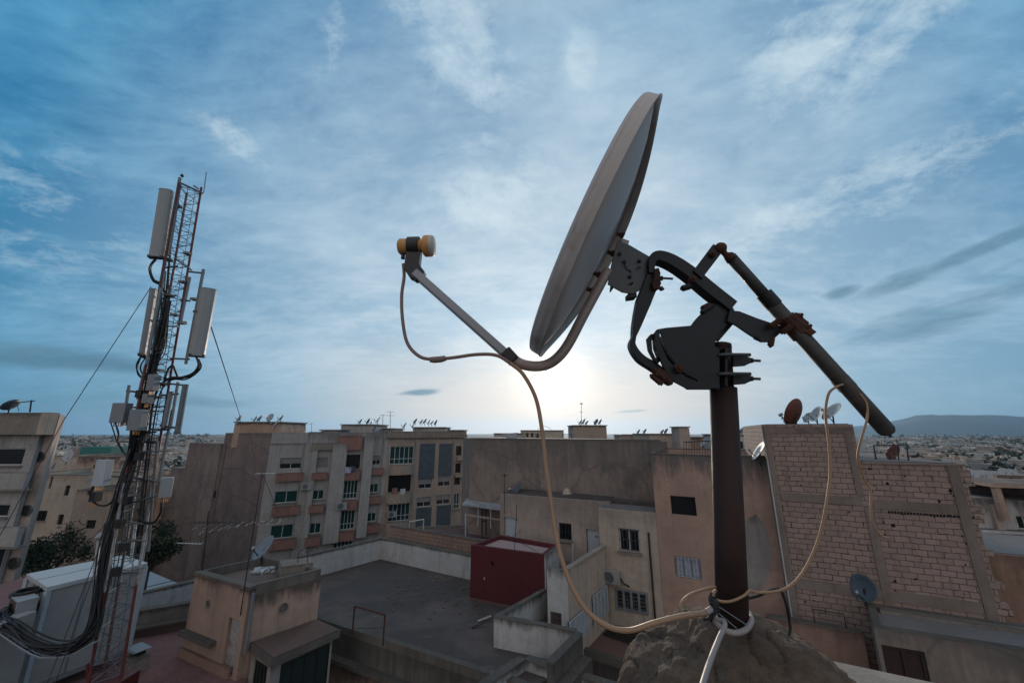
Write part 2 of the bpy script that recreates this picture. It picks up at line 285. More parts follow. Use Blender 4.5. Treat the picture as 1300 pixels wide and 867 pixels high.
def opening(parent,A,B,h,kind,d=.22):
    A=xy(A);B=xy(B);e=(B-A).normalized();n=away(A,B); a,b,c,t=h; w=b-a;hh=t-c
    P=lambda s,z,k=0: A+e*s+n*k+V((0,0,z))
    def fill(name,mat,a,b,c,t,k,par,th=.03):
        return MB().box(P((a+b)/2,(c+t)/2,k),e*(b-a)/2,n*th,V((0,0,(t-c)/2))).build(name,M[mat],par)
    def bars(name,mat,k,vs,hs,par,w_=.05):
        m=MB()
        for s in vs: m.bar(P(s,c,k),P(s,t,k),w_,w_*.8,n)
        for z in hs: m.bar(P(a,z,k+.003),P(b,z,k+.003),w_,w_*.8,n)
        return m.build(name,M[mat],par)
    k=d*.62
    if kind in('win','teal','grille','bars','bay'):
        p=fill('window','glass_teal' if kind in('teal','bay') else 'glass_dark',a+.01,b-.01,c+.01,t-.01,k+.04,parent)
        nv=2 if kind!='bay' else 5; vs=[a+.03+(w-.06)*i/nv for i in range(nv+1)]; hs=[c+.03,t-.03]+([c+hh*.3] if kind=='bay' or hh>1.6 else [])
        bars('window_frame','white_paint' if kind!='bars' else 'iron',k-.02,vs,hs,p,.06)
        if kind in('grille','bars'):
            q=max(4,int(w/.16)); bars('grille','iron' if kind=='bars' else 'wire_steel',.02,[a+w*i/q for i in range(1,q)],[c+.08,(c+t)/2,t-.08],p,.025)
        if kind!='bay': MB().box(P((a+b)/2,c-.05,-.05),e*(w/2+.08),n*.1,V((0,0,.04))).build('window_sill',M['concrete'],p)
        return p
    if kind=='curtain':
        p=fill('window','curtain',a+.01,b-.01,c+.01,t-.01,k+.05,parent); bars('window_frame','zinc',k-.03,[a+.03,a+w*.33,a+w*.66,b-.03],[c+.03,t-.03],p,.05)
        q=int(w/.14); bars('grille','blue_white_paint',.0,[a+w*i/q for i in range(1,q)],[c+.05,t-.05],p,.025); return p
    if kind=='half':
        p=fill('window','glass_dark',a+.01,b-.01,c+.01,t-.01,k+.05,parent); fill('shutter','shutter_pale',a+.01,b-.01,c+hh*.48,t-.01,k-.02,p); bars('window_frame','white_paint',k-.005,[a+.03,(a+b)/2,b-.03],[c+.03],p,.05); return p
    if kind=='shut':
        p=fill('shutter','shutter_pale',a+.01,b-.01,c+.01,t-.01,k,parent); return p
    if kind=='ornate':
        p=fill('window','glass_dark',a+.01,b-.01,c+.01,t-.01,k+.05,parent); q=4; bars('window_frame','zinc',.0,[a+.03+(w-.06)*i/q for i in range(q+1)],[c+.03,t-.03],p,.10)
        m=MB()
        for i in range(q*3):
            for j in range(5):
                cs=a+.06+(w-.12)*(i+.5)/(q*3); cz=c+.05+(hh-.1)*(j+.5)/5; r=min((w-.12)/(q*6),(hh-.1)/10)*.9
                ring_=[P(cs+r*math.cos(x*math.pi/3),cz+r*math.sin(x*math.pi/3),.03) for x in range(7)]
                m.tube(ring_,.008,4,False)
        m.build('grille',M['zinc'],p); return p
    if kind=='door':
        p=fill('door','blue_white_paint',a+.02,b-.02,c,t-.02,k,parent); MB().box(P(b-.12,c+1,k-.06),e*.05,n*.02,V((0,0,.02))).build('handle',M['iron'],p); return p
    if kind=='rustdoor':
        p=fill('door','wood_door',a+.02,b-.02,c,t-.02,k,parent)
        m=MB(); 
        for zz in(.25,.55,.85): MB().bar(P(a+.08,c+hh*zz,k-.04),P(b-.08,c+hh*zz,k-.04),.05,.03,n).build('crossrail',M['wood_door'],p)
        return p
    if kind=='darkdoor':
        p=fill('door','dark_wood',a+.02,b-.02,c,t-.02,k,parent); bars('door_frame','dark_wood',k-.05,[a+.05,(a+b)/2,b-.05],[t-.06],p,.07); return p
    if kind=='green':
        p=fill('shutter','green_shutter',a+.01,b-.01,c,t-.01,k,parent); bars('shutter_rail','iron',k-.04,[a+w*i/4 for i in range(5)],[t-.05,c+hh*.5],p,.05); return p
    return fill('window','glass_dark',a+.005,b-.005,c+.005,t-.005,d-.035,parent)   # 'dark': open unglazed-looking window
def fbox(parent,name,A,B,r,out,mat,depth=.02,bevel=0):
    a,b,c,t=rect_px(A,B,r); A=xy(A);B=xy(B);e=(B-A).normalized();n=away(A,B)
    return MB().box(A+e*(a+b)/2+n*(depth-out)/2+V((0,0,(c+t)/2)),e*(b-a)/2,n*(out+depth)/2,V((0,0,(t-c)/2))).build(name,M[mat],parent)
def bld(name,label,cat,A,B,depth,z0,z1,mat,holes=(),roof='roof_grey',par=.0,dvec=None,group=None,side=None,cap=None,root=None):
    A=xy(A);B=xy(B);n=away(A,B); dv=dvec if dvec is not None else n*depth; e=(B-A).normalized()
    t=root or thing(name,label,cat,tuple((A+B)/2+V((0,0,z0))),group)
    hs=[(rect_px(A,B,h[:4]),h[4]) for h in holes]
    facade(t,A,B,z0,z1,[h for h,_ in hs],mat)
    L=(B-A).length
    for h,k in hs:
        h=(max(h[0],.02),min(h[1],L-.02),max(h[2],z0+.02),min(h[3],z1-.02)); opening(t,A,B,h,k)
    zr=z1-par; q=.222; body=[A+n*q,B+n*q,B+dv,A+dv]
    MB().prism(body,z0,zr).build('wall',M[side or mat],t); MB().prism([A+n*q+e*.05,B+n*q-e*.05,B+dv*.98-e*.05,A+dv*.98+e*.05],zr+.004,zr+.03).build('roof',M[roof],t)
    if par:
        m=MB(); w=.16; b0,b1,b2,b3=body
        def seg(p,r):
            d=(r-p).normalized(); m.bar(p+V((0,0,zr+par/2)),r+V((0,0,zr+par/2)),w,par-.006)
        ins=lambda p,dx,dy: p+e*dx+n*dy
        dn=dv.normalized()
        m.prism([b0,b0+e*w,b3+e*w,b3],zr,z1-.003); m.prism([b1-e*w,b1,b2,b2-e*w],zr,z1-.003); m.prism([b3+e*w-dn*w,b2-e*w-dn*w,b2-e*w,b3+e*w],zr,z1-.003)
        m.build('parapet',M[side or mat],t)
        m=MB(); cz=z1; o=.04
        m.prism([A-n*o-e*o,B-n*o+e*o,B+n*.2+e*o,A+n*.2-e*o],cz+.002,cz+.05); m.prism([A-e*o+n*.202,A+e*(w+.02)+n*.202,b3+e*(w+.02)+n*.02,b3-e*o+n*.02],cz+.002,cz+.05); m.prism([B-e*(w+.02)+n*.202,B+e*o+n*.202,b2+e*o+n*.02,b2-e*(w+.02)+n*.02],cz+.002,cz+.05); m.prism([b3+e*(w+.022)-dn*(w+.02),b2-e*(w+.022)-dn*(w+.02),b2-e*(w+.022)+dn*.02,b3+e*(w+.022)+dn*.02],cz+.002,cz+.05)
        m.build('coping',M[cap or 'moss_concrete'],t)
    return t
def tubes(name,label,cat,pts,r,mat,parent=None,kind=None,n=8,k=6,group=None):
    o=MB().tube(spline(pts,k),r,n).build(name,M[mat],parent,smooth=True)
    return tag(o,label,cat,group,kind) if not parent else o
# ================= GROUND
g=MB(); rs=[0,12,25,45,80,120,200,400,800,1600,3200,6000,9000]; gz=[-18,-18,-18,-18,-20,-24,-29,-32,-34,-36,-38,-40,-42]; n=48
vs=[V((r*math.cos(2*math.pi*j/n),r*math.sin(2*math.pi*j/n),z)) for r,z in zip(rs,gz) for j in range(n)]
g.add(vs,[[i*n+j,i*n+(j+1)%n,(i+1)*n+(j+1)%n,(i+1)*n+j] for i in range(1,len(rs)-1) for j in range(n)]); g.add([V((12*math.cos(2*math.pi*j/n),12*math.sin(2*math.pi*j/n),-18.0)) for j in range(n)],[list(range(n))])
g.f=[f for f in g.f if not all(i<2*n for i in f)] ; 
def ground_z(r):
    for i in range(len(rs)-1):
        if r<=rs[i+1]: return gz[i]+(gz[i+1]-gz[i])*(r-rs[i])/(rs[i+1]-rs[i])
    return gz[-1]
tag(g.build('ground',M['asphalt']),kind='structure')
# hills beyond the plain, right of the frame
def hills():
    m=MB(); nx,ny=90,14
    for i in range(nx+1):
        a=i/nx; X=4400+a*7600
        for j in range(ny+1):
            b=j/ny; Y=6600-X*.18+(b-.5)*2000
            prof=max(0,min(1,(X-4700)/1500))**.6*(1-.12*max(0,(X-7000)/5000)); h=(math.sin(math.pi*b)**.8)*prof*300*(.86+.32*mnoise.noise(V((X*.0007,b*1.5,3)))+.13*mnoise.noise(V((X*.003,b*5,1)))+.05*mnoise.noise(V((X*.009,b*12,5))))
            m.v.append(V((X,Y,-44+h)))
    m.f=[[i*(ny+1)+j,(i+1)*(ny+1)+j,(i+1)*(ny+1)+j+1,i*(ny+1)+j+1] for i in range(nx) for j in range(ny)]; m.m=[0]*len(m.f)
    tag(m.build('hills',M['leaf_dark'],smooth=True),kind='structure')
hills()
# ================= FAR CITY
def city():
    rnd=random.Random(11)
    spots=[]; 
    r=62.
    while r<5200:
        step=max(13,r*.045)+ (0 if r<400 else r*.012)
        w0=11 if r<300 else 11+ (r-300)*.010
        ang=-56.; 
        while ang<57:
            inwedge=(-54<ang<-36.5) or (43<ang<56.5) or (r>260 and -12<ang<10 and False)
            dA=math.degrees((w0+rnd.uniform(.5,5))/r)
            if inwedge:
                rr=r+rnd.uniform(-.3,.3)*step; spots.append((rr,ang+rnd.uniform(-.2,.2)*dA,w0))
            ang+=dA
        r+=step
    def house_mesh(m,cx,cy,w,d,z0,h,az,rn,detail):
        c,s=math.cos(az),math.sin(az); ex=V((c,s,0)); ey=V((-s,c,0)); o=V((cx,cy,0))
        P=lambda a,b: o+ex*a*w/2+ey*b*d/2
        m.prism([P(-1,-1),P(1,-1),P(1,1),P(-1,1)],z0,z0+h,0)
        if detail: # sunken-looking roof: coping strips and a floor
            m.prism([P(-.94,-.94),P(.94,-.94),P(.94,.94),P(-.94,.94)],z0+h+.01,z0+h+.04,1)
            for q,r_ in (((-1,-1),(1,-.93)),((-1,.93),(1,1)),((-1,-.925),(-.94,.925)),((.94,-.925),(1,.925))): m.prism([P(q[0],q[1]),P(r_[0],q[1]),P(r_[0],r_[1]),P(q[0],r_[1])],z0+h+.003,z0+h+.7,0)
        a,b=rn.uniform(-.6,.6),rn.uniform(-.6,.6); k=rn.uniform(.2,.35)
        if rn.random()<.8: m.prism([o+ex*(a-k)*w/2+ey*(b-k)*d/2,o+ex*(a+k)*w/2+ey*(b-k)*d/2,o+ex*(a+k)*w/2+ey*(b+k)*d/2,o+ex*(a-k)*w/2+ey*(b+k)*d/2],z0+h+.05,z0+h+rn.uniform(1.4,2.6),0)
        if detail:
            for fx,fn,ww in ((ex,-ey*d/2,w),(ex,ey*d/2,w),(ey,ex*w/2,d),(ey,-ex*w/2,d)):
                nw=int(ww/3.2)
                for fl in range(int(h/3)):
                    for i in range(nw):
                        if rn.random()<.3: continue
                        cc=o+fn*1.002+fx*((i+.5)/nw-.5)*ww+V((0,0,z0+h-1.6-3*fl)); m.box(cc,fx*rn.choice([.4,.55,.8]),fn.normalized()*.04,V((0,0,rn.choice([.5,.6,.65]))),2)
    spots.sort(); near=spots[:240]; far=spots[240:]
    protos=[]
    for k in range(12):
        m=MB(); rn=random.Random(k+50); house_mesh(m,0,0,rn.uniform(9,13),rn.uniform(9,13),-16,rn.choice([16,16.5,17,19,20.5])-0,0,rn,True)
        o=m.build('city_house',[M['city_wall'],M['city_roof'],M['glass_dark']]); protos.append(o)
        for _ in range(1):   # a few dishes and a tank as a part on each roof
            q=MB()
            for j in range(rn.randint(1,4)):
                p=V((rn.uniform(-4,4),rn.uniform(-4,4),max(z.z for z in m.v)-1.2)); q.tube([p,p+V((0,0,1.2))],.04,5); q.lathe(p+V((0,0,1.3)),V((-.8,.1+rn.uniform(-.4,.2),.5)),[(0,-.12),(.3,-.07),(.5,0),(.46,.02),(0,-.09)],10)
            q.build('dish_cluster',M['pale_dish'],o)
    used=set()
    kinds=['small pale house among the flat roofs of the distant city plain left of the hills','small pale house among the flat roofs of the distant plain behind the telecom mast']
    for i,(r,a,w) in enumerate(near):
        k=rnd.randrange(12); o=protos[k]
        if k in used: o=copy_tree(o)
        used.add(k); x,y=r*math.sin(rad(a)),r*math.cos(rad(a)); o.location=(x,y,ground_z(r)-4+rnd.uniform(-1.5,1.5)+(7 if a<0 and r>110 else 3)+ (1.0 if r>160 else -2)); o.rotation_euler=(0,0,rnd.choice([.2,.5,.44,1.1,-.3])+rnd.uniform(-.1,.1)); 
        s=rnd.uniform(.85,1.15); o.scale=(s,s,1)
        tag(o,kinds[0] if a>0 else kinds[1],'house','far houses right of the brick wall' if a>0 else 'far houses behind the mast')
    for k,o in enumerate(protos):
        if k not in used:
            for c in list(o.children): bpy.data.objects.remove(c)
            bpy.data.objects.remove(o)
    m=MB()
    for r,a,w in far:
        x,y=r*math.sin(rad(a)),r*math.cos(rad(a)); hh=rnd.choice([8,9,11,12,12,14]); house_mesh(m,x,y,w*rnd.uniform(.7,1.1),w*rnd.uniform(.7,1.1),ground_z(r)-2,hh+(4 if rnd.random()<.05 else 0),rnd.choice([.2,.5,.9,1.2]),rnd,False)
    tag(m.build('distant_houses',[M['city_wall'],M['city_roof'],M['glass_dark']]),'pale flat-roofed houses crowding the plain out to the horizon','houses',kind='stuff')
    print('city',len(near),len(far))
city()
def leaf_crown(m,c,rx,rz,nl,size,rn):
    cl=[(V((rn.gauss(0,.5)*rx,rn.gauss(0,.5)*rx,rn.gauss(0,.45)*rz)),rn.uniform(.25,.5)) for _ in range(14)]
    for _ in range(nl):
        q,k=rn.choice(cl); d=V((rn.gauss(0,1),rn.gauss(0,1),rn.gauss(0,1))).normalized()*k*rx*rn.random()**.4
        p=V(c)+q+d; a=V((rn.gauss(0,1),rn.gauss(0,1),rn.gauss(0,1))).normalized(); b=a.cross(V((rn.gauss(0,1),rn.gauss(0,1),rn.gauss(0,1)))).normalized(); s=size*rn.uniform(.6,1.3)
        m.add([p-a*s,p+b*s*.5,p+a*s,p-b*s*.5],[[0,1,2,3]],rn.randint(0,1))
def tree(label,loc,h,rx,seed,nl=1600,size=.18,group=None):
    rn=random.Random(seed); t=thing('tree',label,'tree',loc,group); l=V(loc)
    m=MB(); top=l+V((0,0,h*.62)); m.tube([l,l+V((.05,.02,h*.3)),top],[h*.035,h*.028,h*.015],8)
    for k in range(6):
        a=k*1.05+rn.random(); m.tube([l+V((0,0,h*(.3+.04*k))),l+V((math.cos(a)*rx*.35,math.sin(a)*rx*.35,h*.6)),l+V((math.cos(a)*rx*.7,math.sin(a)*rx*.7,h*(.7+.1*rn.random())))],[h*.014,h*.01,h*.004],5)
    m.build('trunk',M['bark'],t); m=MB(); leaf_crown(m,l+V((0,0,h*.72)),rx,h*.3,nl,size,rn); m.build('crown',[M['leaf'],M['leaf_dark']],t); return t
# ================= LEFT EDGE BUILDING
A0=PY(-160,560,24.0); B0=PY(48,560,24.0); zt=PY(56,524,24.)[2]
A0=xy(A0); B0=xy(B0)
t=bld('apartment_building','tall weathered apartment building cut by the left edge of the picture','building',A0,B0,9,-20,zt-1.2,'plaster_ash',
  [(-90,569,30,590.5,'win'),(-95,640,11,656,'win'),(-95,694,14,736,'win')],side='plaster_ash',dvec=V((-7,6.5,0)))
Bc=B0+V((.5,.35,0)); MB().prism([B0+V((-.42,.25,0)),Bc,Bc+V((-4,3.7,0)),B0+V((-5,4,0))],-20,zt-.06).build('side_wall',M['plaster_beige'],t)
MB().prism([A0+V((0,-.28,0)),B0+V((.13,-.28,0)),B0+V((.14,.245,0)),B0+V((-4.2,4,0)),A0+V((0,4,0))],zt-1.35,zt).build('parapet',M['concrete'],t)
MB().box(B0+V((.36,-.06,zt-.67)),V((.22,0,0)),V((0,.29,0)),V((0,0,.68))).build('parapet',M['plaster_cream'],t)
for (v0,v1,ur) in((593,622,38),(662,694,28),(738,768,24)): fbox(t,'balcony',A0,B0,(-100,v0+6,ur,v1-2),.25,'plaster_ash'); fbox(t,'ledge',A0,B0,(-100,v1-2,ur+4,v1),.42,'concrete')
for (u,v) in((50,580),(33,648),(17,715)):
    p=PY(u,v,24.29); m=MB(); m.lathe(p,V((0,-1,0)),[(.27,-.1),(.30,.05),(.33,.05),(.33,-.1)],20); m.build('vent_ring',M['concrete_dark'],t); MB().lathe(p,V((0,-1,0)),[(0,.02),(.28,.02)],16).build('vent_grille',M['iron'],t)
# ================= Q : apartments with the blind side wall
Qc=V((-23.9,38,0)); fd=V((.902,.432,0)); bd=V((-.876,.482,0))
Qe=xy(HIT(489,600,Qc,Qc+fd)[2]); Re=xy(HIT(590,600,Qc,Qc+fd)[2]); zq=HIT(360,549.5,Qc,Qc+fd)[1]
qt=bld('apartment_building','long pale apartment block with terracotta window bands and a bare brown side wall','building',Qc,Qe,9,-18,zq,'plaster_ash',
 [(355,581,383,595,'half'),(348,623,378,638,'teal'),(343,666,373,683,'teal'),(401,580.5,416,593.5,'shut'),(396.6,622,411,634,'teal'),(392.6,664,407,677,'teal'),
  (435,577,457,595,'dark'),(431.5,610,454,633,'bay'),(428,648,450,672,'bay'),(423,686,447,699,'bay'),(472.6,578,483,590,'half'),(469,614,480,625,'teal'),(465.7,651,477,662,'teal'),(436,700,450,712,'dark')],dvec=V((-3,8.2,0)))
for r in((351,600,385,610),(346,642,380,653),(341,683,375,696),(396,599.5,415,608),(392,640,411,650),(387,680.5,406,692),(471,594,487,602),(468,629.5,484,638.5),(465,664.5,482,675)):
    b=fbox(qt,'window_box',Qc,Qe,r,.45,'plaster_terracotta')
for r in((434,596,456,609),(430,634.5,452,647),(426,673.5,449,685.5),(429,553,459,571)): fbox(qt,'balcony',Qc,Qe,r,.5,'plaster_terracotta')
fbox(qt,'pier',Qc,Qe,(416.5,563,435,687),.6,'plaster_ash'); fbox(qt,'pier',Qc,Qe,(388.5,562,395.5,720),.3,'plaster_ash'); fbox(qt,'pier',Qc,Qe,(457.5,552,469.5,680),.6,'plaster_ash'); fbox(qt,'parapet',Qc,Qe,(345,549,391,563),.12,'plaster_ash'); fbox(qt,'parapet',Qc,Qe,(396,562,434,571),.35,'concrete')
# blind wall
w=MB(); n_=away(Qc,Qc+bd); P0=Qc+bd*9; P1=Qc+bd*17; P2=Qc+bd*20.5
segs=[(Qc+n_*.0,P0,zq-.0),(P0,P1,zq-1.15),(P1,P2,-4.2)]
for a,b,z in segs:
    a2=a+bd*.003 if a is not Qc else a
    MB().prism([a2,b,b+V((0.5,7,0)),a2+V((1.5,7,0))],-18,z).build('side_wall',M['plaster_brown'],qt)
MB().bar(Qc+bd*4.2*2+V((0,0,0))-n_*.03+V((0,0,-9.5)),Qc+bd*4.2*2-n_*.03+V((0,0,zq-1.2)),.12).build('drain_pipe',M['plaster_brown'],qt)
MB().prism([P0+bd*.2-n_*.1,P0+bd*3-n_*.1,P0+bd*3-n_*.004,P0+bd*.2-n_*.004],-18,zq-1.2).build('pilaster',M['plaster_taupe'],qt)
h=HIT(272,627,Qc,Qc+bd); p=h[2]; MB().box(p-n_*.02,bd*.35,n_*.03,V((0,0,.35))).build('vent_opening',M['glass_dark'],qt)
a,b,c,d_=rect_px(Qc,Qc+bd,(222,569,238,593)); MB().box(Qc+bd*(a+b)/2+n_*3+V((0,0,(c+d_)/2)),bd*abs(a-b)/2,n_*.05,V((0,0,abs(d_-c)/2))).build('metal_screen',M['sheet_metal'],qt)
# roof box on Q and skyline boxes
def roofbox(u0,v0,u1,v1,Y,dep,mat,label,cat='rooftop room',name='rooftop_room',slab=.12,win=None):
    A=xy(PY(u0,v1,Y)); B=xy(PY(u1,v1,Y)); z1=PY((u0+u1)/2,v0,Y)[2]; z0=PY((u0+u1)/2,v1,Y)[2]-1.5
    t=bld(name,label,cat,A,B,dep,z0,z1,mat,win or [])
    MB().prism([A+V((-slab,-slab,0)),B+V((slab,-slab,0)),B+V((slab,dep+slab,0)),A+V((-slab,dep+slab,0))],z1+.035,z1+.035+slab).build('roof_slab',M['concrete'],t); return t
roofbox(296,537,355,550,41,5,'plaster_peach','pink rooftop room topped with five dishes above the bare brown wall')

# ================= R : tan building with bay balconies
rt=bld('apartment_building','tan apartment building with grey-blue shutter strips and curved bay balconies','building',Qe+fd*.01,Re,9,-18,zq+.15,'plaster_tan',
 [(495,566.5,525,589,'bay'),(493,603,521.5,624,'dark'),(493,639,520,661,'bay'),(531.5,608.5,548,620,'half'),(556,605,571.5,617,'half'),(529,631,547,643,'half'),(554,628,571,640,'half'),(579,566,586,578,'dark'),(578,588,585,600,'dark'),(576,626,583,646,'teal'),(577,602,584,615,'dark'),(490,668,514,690,'dark')],dvec=V((-3,8.2,0)))
for r in((532,563,551.5,608),(557,563,573.5,604),(528,644,547,672),(554,641,571.5,670)): fbox(rt,'shutter_strip',Qe,Re,r,.06,'shutter_blue')
for r in((494,590,525,602),(490,625,521.5,638),(488,661.5,520,680)):
    a,b,c,d_=rect_px(Qe,Re,r); e=fd; nn=away(Qe,Re); m=MB(); poly=[Qe+e*(a+(b-a)*i/8)-nn*(.1+.65*math.sin(math.pi*i/8)**.6) for i in range(9)]; m.prism(poly,c,d_); m.build('bay_balcony',M['plaster_tan'],rt)
for r in((579,579,588,584),(577,601,586,605)): fbox(rt,'balcony',Qe,Re,r,.6,'plaster_tan')
fbox(rt,'cornice',Qe,Re,(492,552,592,555.5),.35,'concrete')
roofbox(432,540,474,551,46,5,'plaster_ash','pale rooftop room left of the tv aerials on the long block','rooftop room')
roofbox(450,545,500,553,49,4,'plaster_ash','low wide rooftop wall behind the aerials on the long block','rooftop room')
roofbox(524,543.5,565,552,49,4,'plaster_ash','long pale rooftop room crowned by a crowd of dishes on the tan building')
roofbox(560,547,588,553,51,4,'plaster_ash','low pale rooftop room at the right end of the tan building roof')
# building beyond R
A=xy(PY(585,600,52)); B=xy(PY(640,600,50)); bld('apartment_building','narrow pale building between the tan block and the big bare grey wall','building',A,B,8,-18,-.75,'plaster_ash',[(589,591,596,611,'teal'),(588,620,596,640,'teal'),(588,568,596,580,'dark')])
# ================= G : big bare grey wall
G0=xy(PY(597,557,27.2)); G1=xy(HIT(846,560,G0,G0+V((.86,-.51,0)))[2]); zg=PY(700,558.8,(G0.y*.55+G1.y*.45))[2]
gt=bld('blank_building','wide windowless building with a bare stained grey-brown wall','building',G0,G1,8,-18,zg,'plaster_taupe',dvec=V((-1.5,8,0)))
fbox(gt,'coping',G0,G1,(597,557,838,558.6),.05,'concrete_dark')
roofbox(729,541,771,561,50,5.0,'plaster_tan','pale rooftop room with aerials standing behind the big bare grey wall',win=[])
roofbox(662,547,716,560,70,6,'plaster_cream','distant cream house with arched windows seen just over the bare grey wall','house','house',win=[(668,549.5,671,555,'dark'),(674,549.5,677,555,'dark'),(681,550,684,556,'dark')])
roofbox(627,551,663,560,66,6,'plaster_ash','distant grey-white house under the sun at the left end of the bare wall','house','house')
roofbox(805,552.5,836,566,62,6,'plaster_beige','distant beige house with a dark window right of the bare wall roofline','house','house',win=[(810,556,817,559,'dark')])
roofbox(827,552,866,575,45,6,'plaster_cream','cream house with one arched opening above the salmon house roof','house','house',win=[(857,563,865,572,'dark')])
roofbox(864.5,543,878,572,42,2,'plaster_beige','tall square chimney-like stair tower above the salmon house roof','stair tower','stair_tower')
roofbox(932,553,972,577,40,6,'plaster_white','white house with one dark window just right of the rusty pole','house','house',win=[(936.5,560,944,569.5,'dark')])
roofbox(878,556,905,575,48,5,'plaster_peach','low peach roof room left of the rusty pole','rooftop room')
# ================= J salmon, I cream, H beige, K brick
K0=V((10.56,16.0,0)); Kd=E1.normalized(); K1=xy(HIT(1087,560,K0,K0+Kd)[2]); K2=xy(HIT(1222,590,K0,K0+Kd)[2]); zk=HIT(1000,539,K0,K0+Kd)[1]; zk2=HIT(1160,587.5,K0,K0+Kd)[1]
J1=V((10.56,16.75,0))+E1.normalized()*.75; J0=xy(HIT(826,576,J1,J1+Kd)[2]); zj=HIT(850,577,J1,J1+Kd)[1]
jt=bld('house','salmon-plastered house with a dark stained parapet behind the rusty pole','house',J0,J1,7,-18,zj,'plaster_salmon',[(852,630,883.5,654,'dark'),(857,707,890,734,'curtain')],dvec=E2*7,par=.35)
fbox(jt,'drain_pipe',J0,J1,(827.5,676,829.5,805),.1,'iron')
I0=xy(HIT(760,660,J0,J0+Kd)[2]); zi=HIT(790,648,J0,J0+Kd)[1]
it=bld('house','cream house with an air conditioner between the salmon house and the tan balcony wall','house',I0,J0-Kd*.01,7,-18,zi,'plaster_cream',[(786,671,812,700,'grille'),(782,749,822,776,'ornate')],dvec=E2*3.5,side='plaster_cream')
H0=xy(PY(635,640,23.2)); H1=xy(HIT(775,650,H0,H0+Kd)[2]);
ht=bld('house','beige house with two pale blue doors below the big bare wall','house',H0,H1,5,-18,zi+.15,'plaster_beige',[(640,657,657,684,'door'),(710,664,725.5,685,'bars'),(745,672,760,708,'door')],roof='roof_felt')
# rooftop slab stretching to the bare wall
hr=xy(HIT(688,640,H0,H0+Kd)[2])
tag(MB().prism([hr+V((.3,.6,0)),H1+V((2.9,-1.0,0)),V((8.6,19.6,0)),V((.9,24.6,0))],zi-.4,zi+.19).build('flat_roof',M['roof_felt']),'flat dark roof deck stretching from the cream house back to the bare wall','roof')
kt=thing('brick_building','tall unfinished building of bare hollow brick with concrete frame right of the pole','building',tuple(K0+V((0,0,-18))))
kn=away(K0,K2); fr=.03
for a,b,z in((K0,K1,zk),(K1+Kd*.002,K2,zk2)):
    MB().prism([a,b,b+kn*7,a+kn*7],-18,z).build('brick_wall',M['block_brick'],kt)
    MB().prism([a+kn*.1+Kd*.1,b+kn*.1-Kd*.1,b+kn*6.9-Kd*.1,a+kn*6.9+Kd*.1],z+.004,z+.03).build('roof',M['roof_grey'],kt)
def kcol(u0,u1,v0,v1,mat='concrete',out=.035): fbox(kt,'column',K0,K2,(u0,v0,u1,v1),out,mat)
def kbeam(u0,v0,u1,v1,h,name='beam',out=.03,mat='concrete'):
    a=HIT(u0,v0,K0,K2); b=HIT(u1,v1,K0,K2); pa=a[2]; pb=b[2]; hh=h*a[2].y*.00205
    pb=V((pb.x,pb.y,pa.z))
    MB().bar(pa-kn*(out/2-.01),pb-kn*(out/2-.01),out+.02,hh).build(name,M[mat],kt)
L=(K2-K0).length; s1=(K1-K0).length
def kc(s,w,z0,z1,out=.035,mat='concrete_brown',name='column'):
    MB().box(K0+Kd*s-kn*(out/2-.01)+V((0,0,(z0+z1)/2)),Kd*w/2,kn*(out/2+.01),V((0,0,(z1-z0)/2))).build(name,M[mat],kt)
zb1=HIT(990,630,K0,K2)[1]; zb2=HIT(1000,738,K0,K2)[1]
kc(.12,.2,-18,zk-.35); kc(s1-.05,.26,-18,zb1-.2,.04); kc(s1-.22,.2,zb1+.2,zk-.35,.036); kc(L-.28,.28,-18,zk2-.06,.04)
def kb(s0,s1_,z,h,out=.03,mat='concrete_brown',name='beam'): kc((s0+s1_)/2,s1_-s0,z-h/2,z+h/2,out,mat,name)
kb(.25,s1-.2,zb1,.30); kb(.25,L-.45,zb2,.34); kb(s1+.1,L-.45,HIT(1150,642,K0,K2)[1],.30,.028); kb(.02,s1-.02,zk-.24,.22,.03,'plaster_brown'); kb(s1+.02,L+.05,zk2-.04,.06,.05,'concrete_brown','coping')
kc(-.02,.05,-18,zk,.05,'plaster_white','joint_strip')
# vent slots under the lower beam
m=MB(); zz=HIT(1150,651,K0,K2)[1]
for i in range(26): m.box(K0+Kd*(s1+.5+i*.085)+V((0,0,zz))-kn*.004,Kd*.03,kn*.008,V((0,0,.035)))
m.build('vent_opening',M['glass_dark'],kt)
# protruding end bricks, ragged right edge
rn=random.Random(4)
for i in range(44):
    if rn.random()<.5: MB().box(K2+Kd*(rn.uniform(.02,.12))+kn*.12+V((0,0,zk2-.25-i*.195)),Kd*.12,kn*.1,V((0,0,.085))).build('toothed_brick',M['block_brick'],kt)
# broken-out bricks: shallow dark recess bits are cut from dark render patches
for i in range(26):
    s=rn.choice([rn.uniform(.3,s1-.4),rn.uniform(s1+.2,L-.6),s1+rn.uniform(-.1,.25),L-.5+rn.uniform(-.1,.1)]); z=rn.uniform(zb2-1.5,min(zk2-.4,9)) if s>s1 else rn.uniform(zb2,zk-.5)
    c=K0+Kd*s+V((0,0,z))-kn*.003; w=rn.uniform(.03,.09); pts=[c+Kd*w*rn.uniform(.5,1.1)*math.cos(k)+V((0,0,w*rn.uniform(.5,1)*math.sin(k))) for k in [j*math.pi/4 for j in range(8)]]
    MB().add(pts+[p_+kn*.02 for p_ in pts],[list(range(8))]).build('broken_brick_hole',M['glass_dark'],kt)
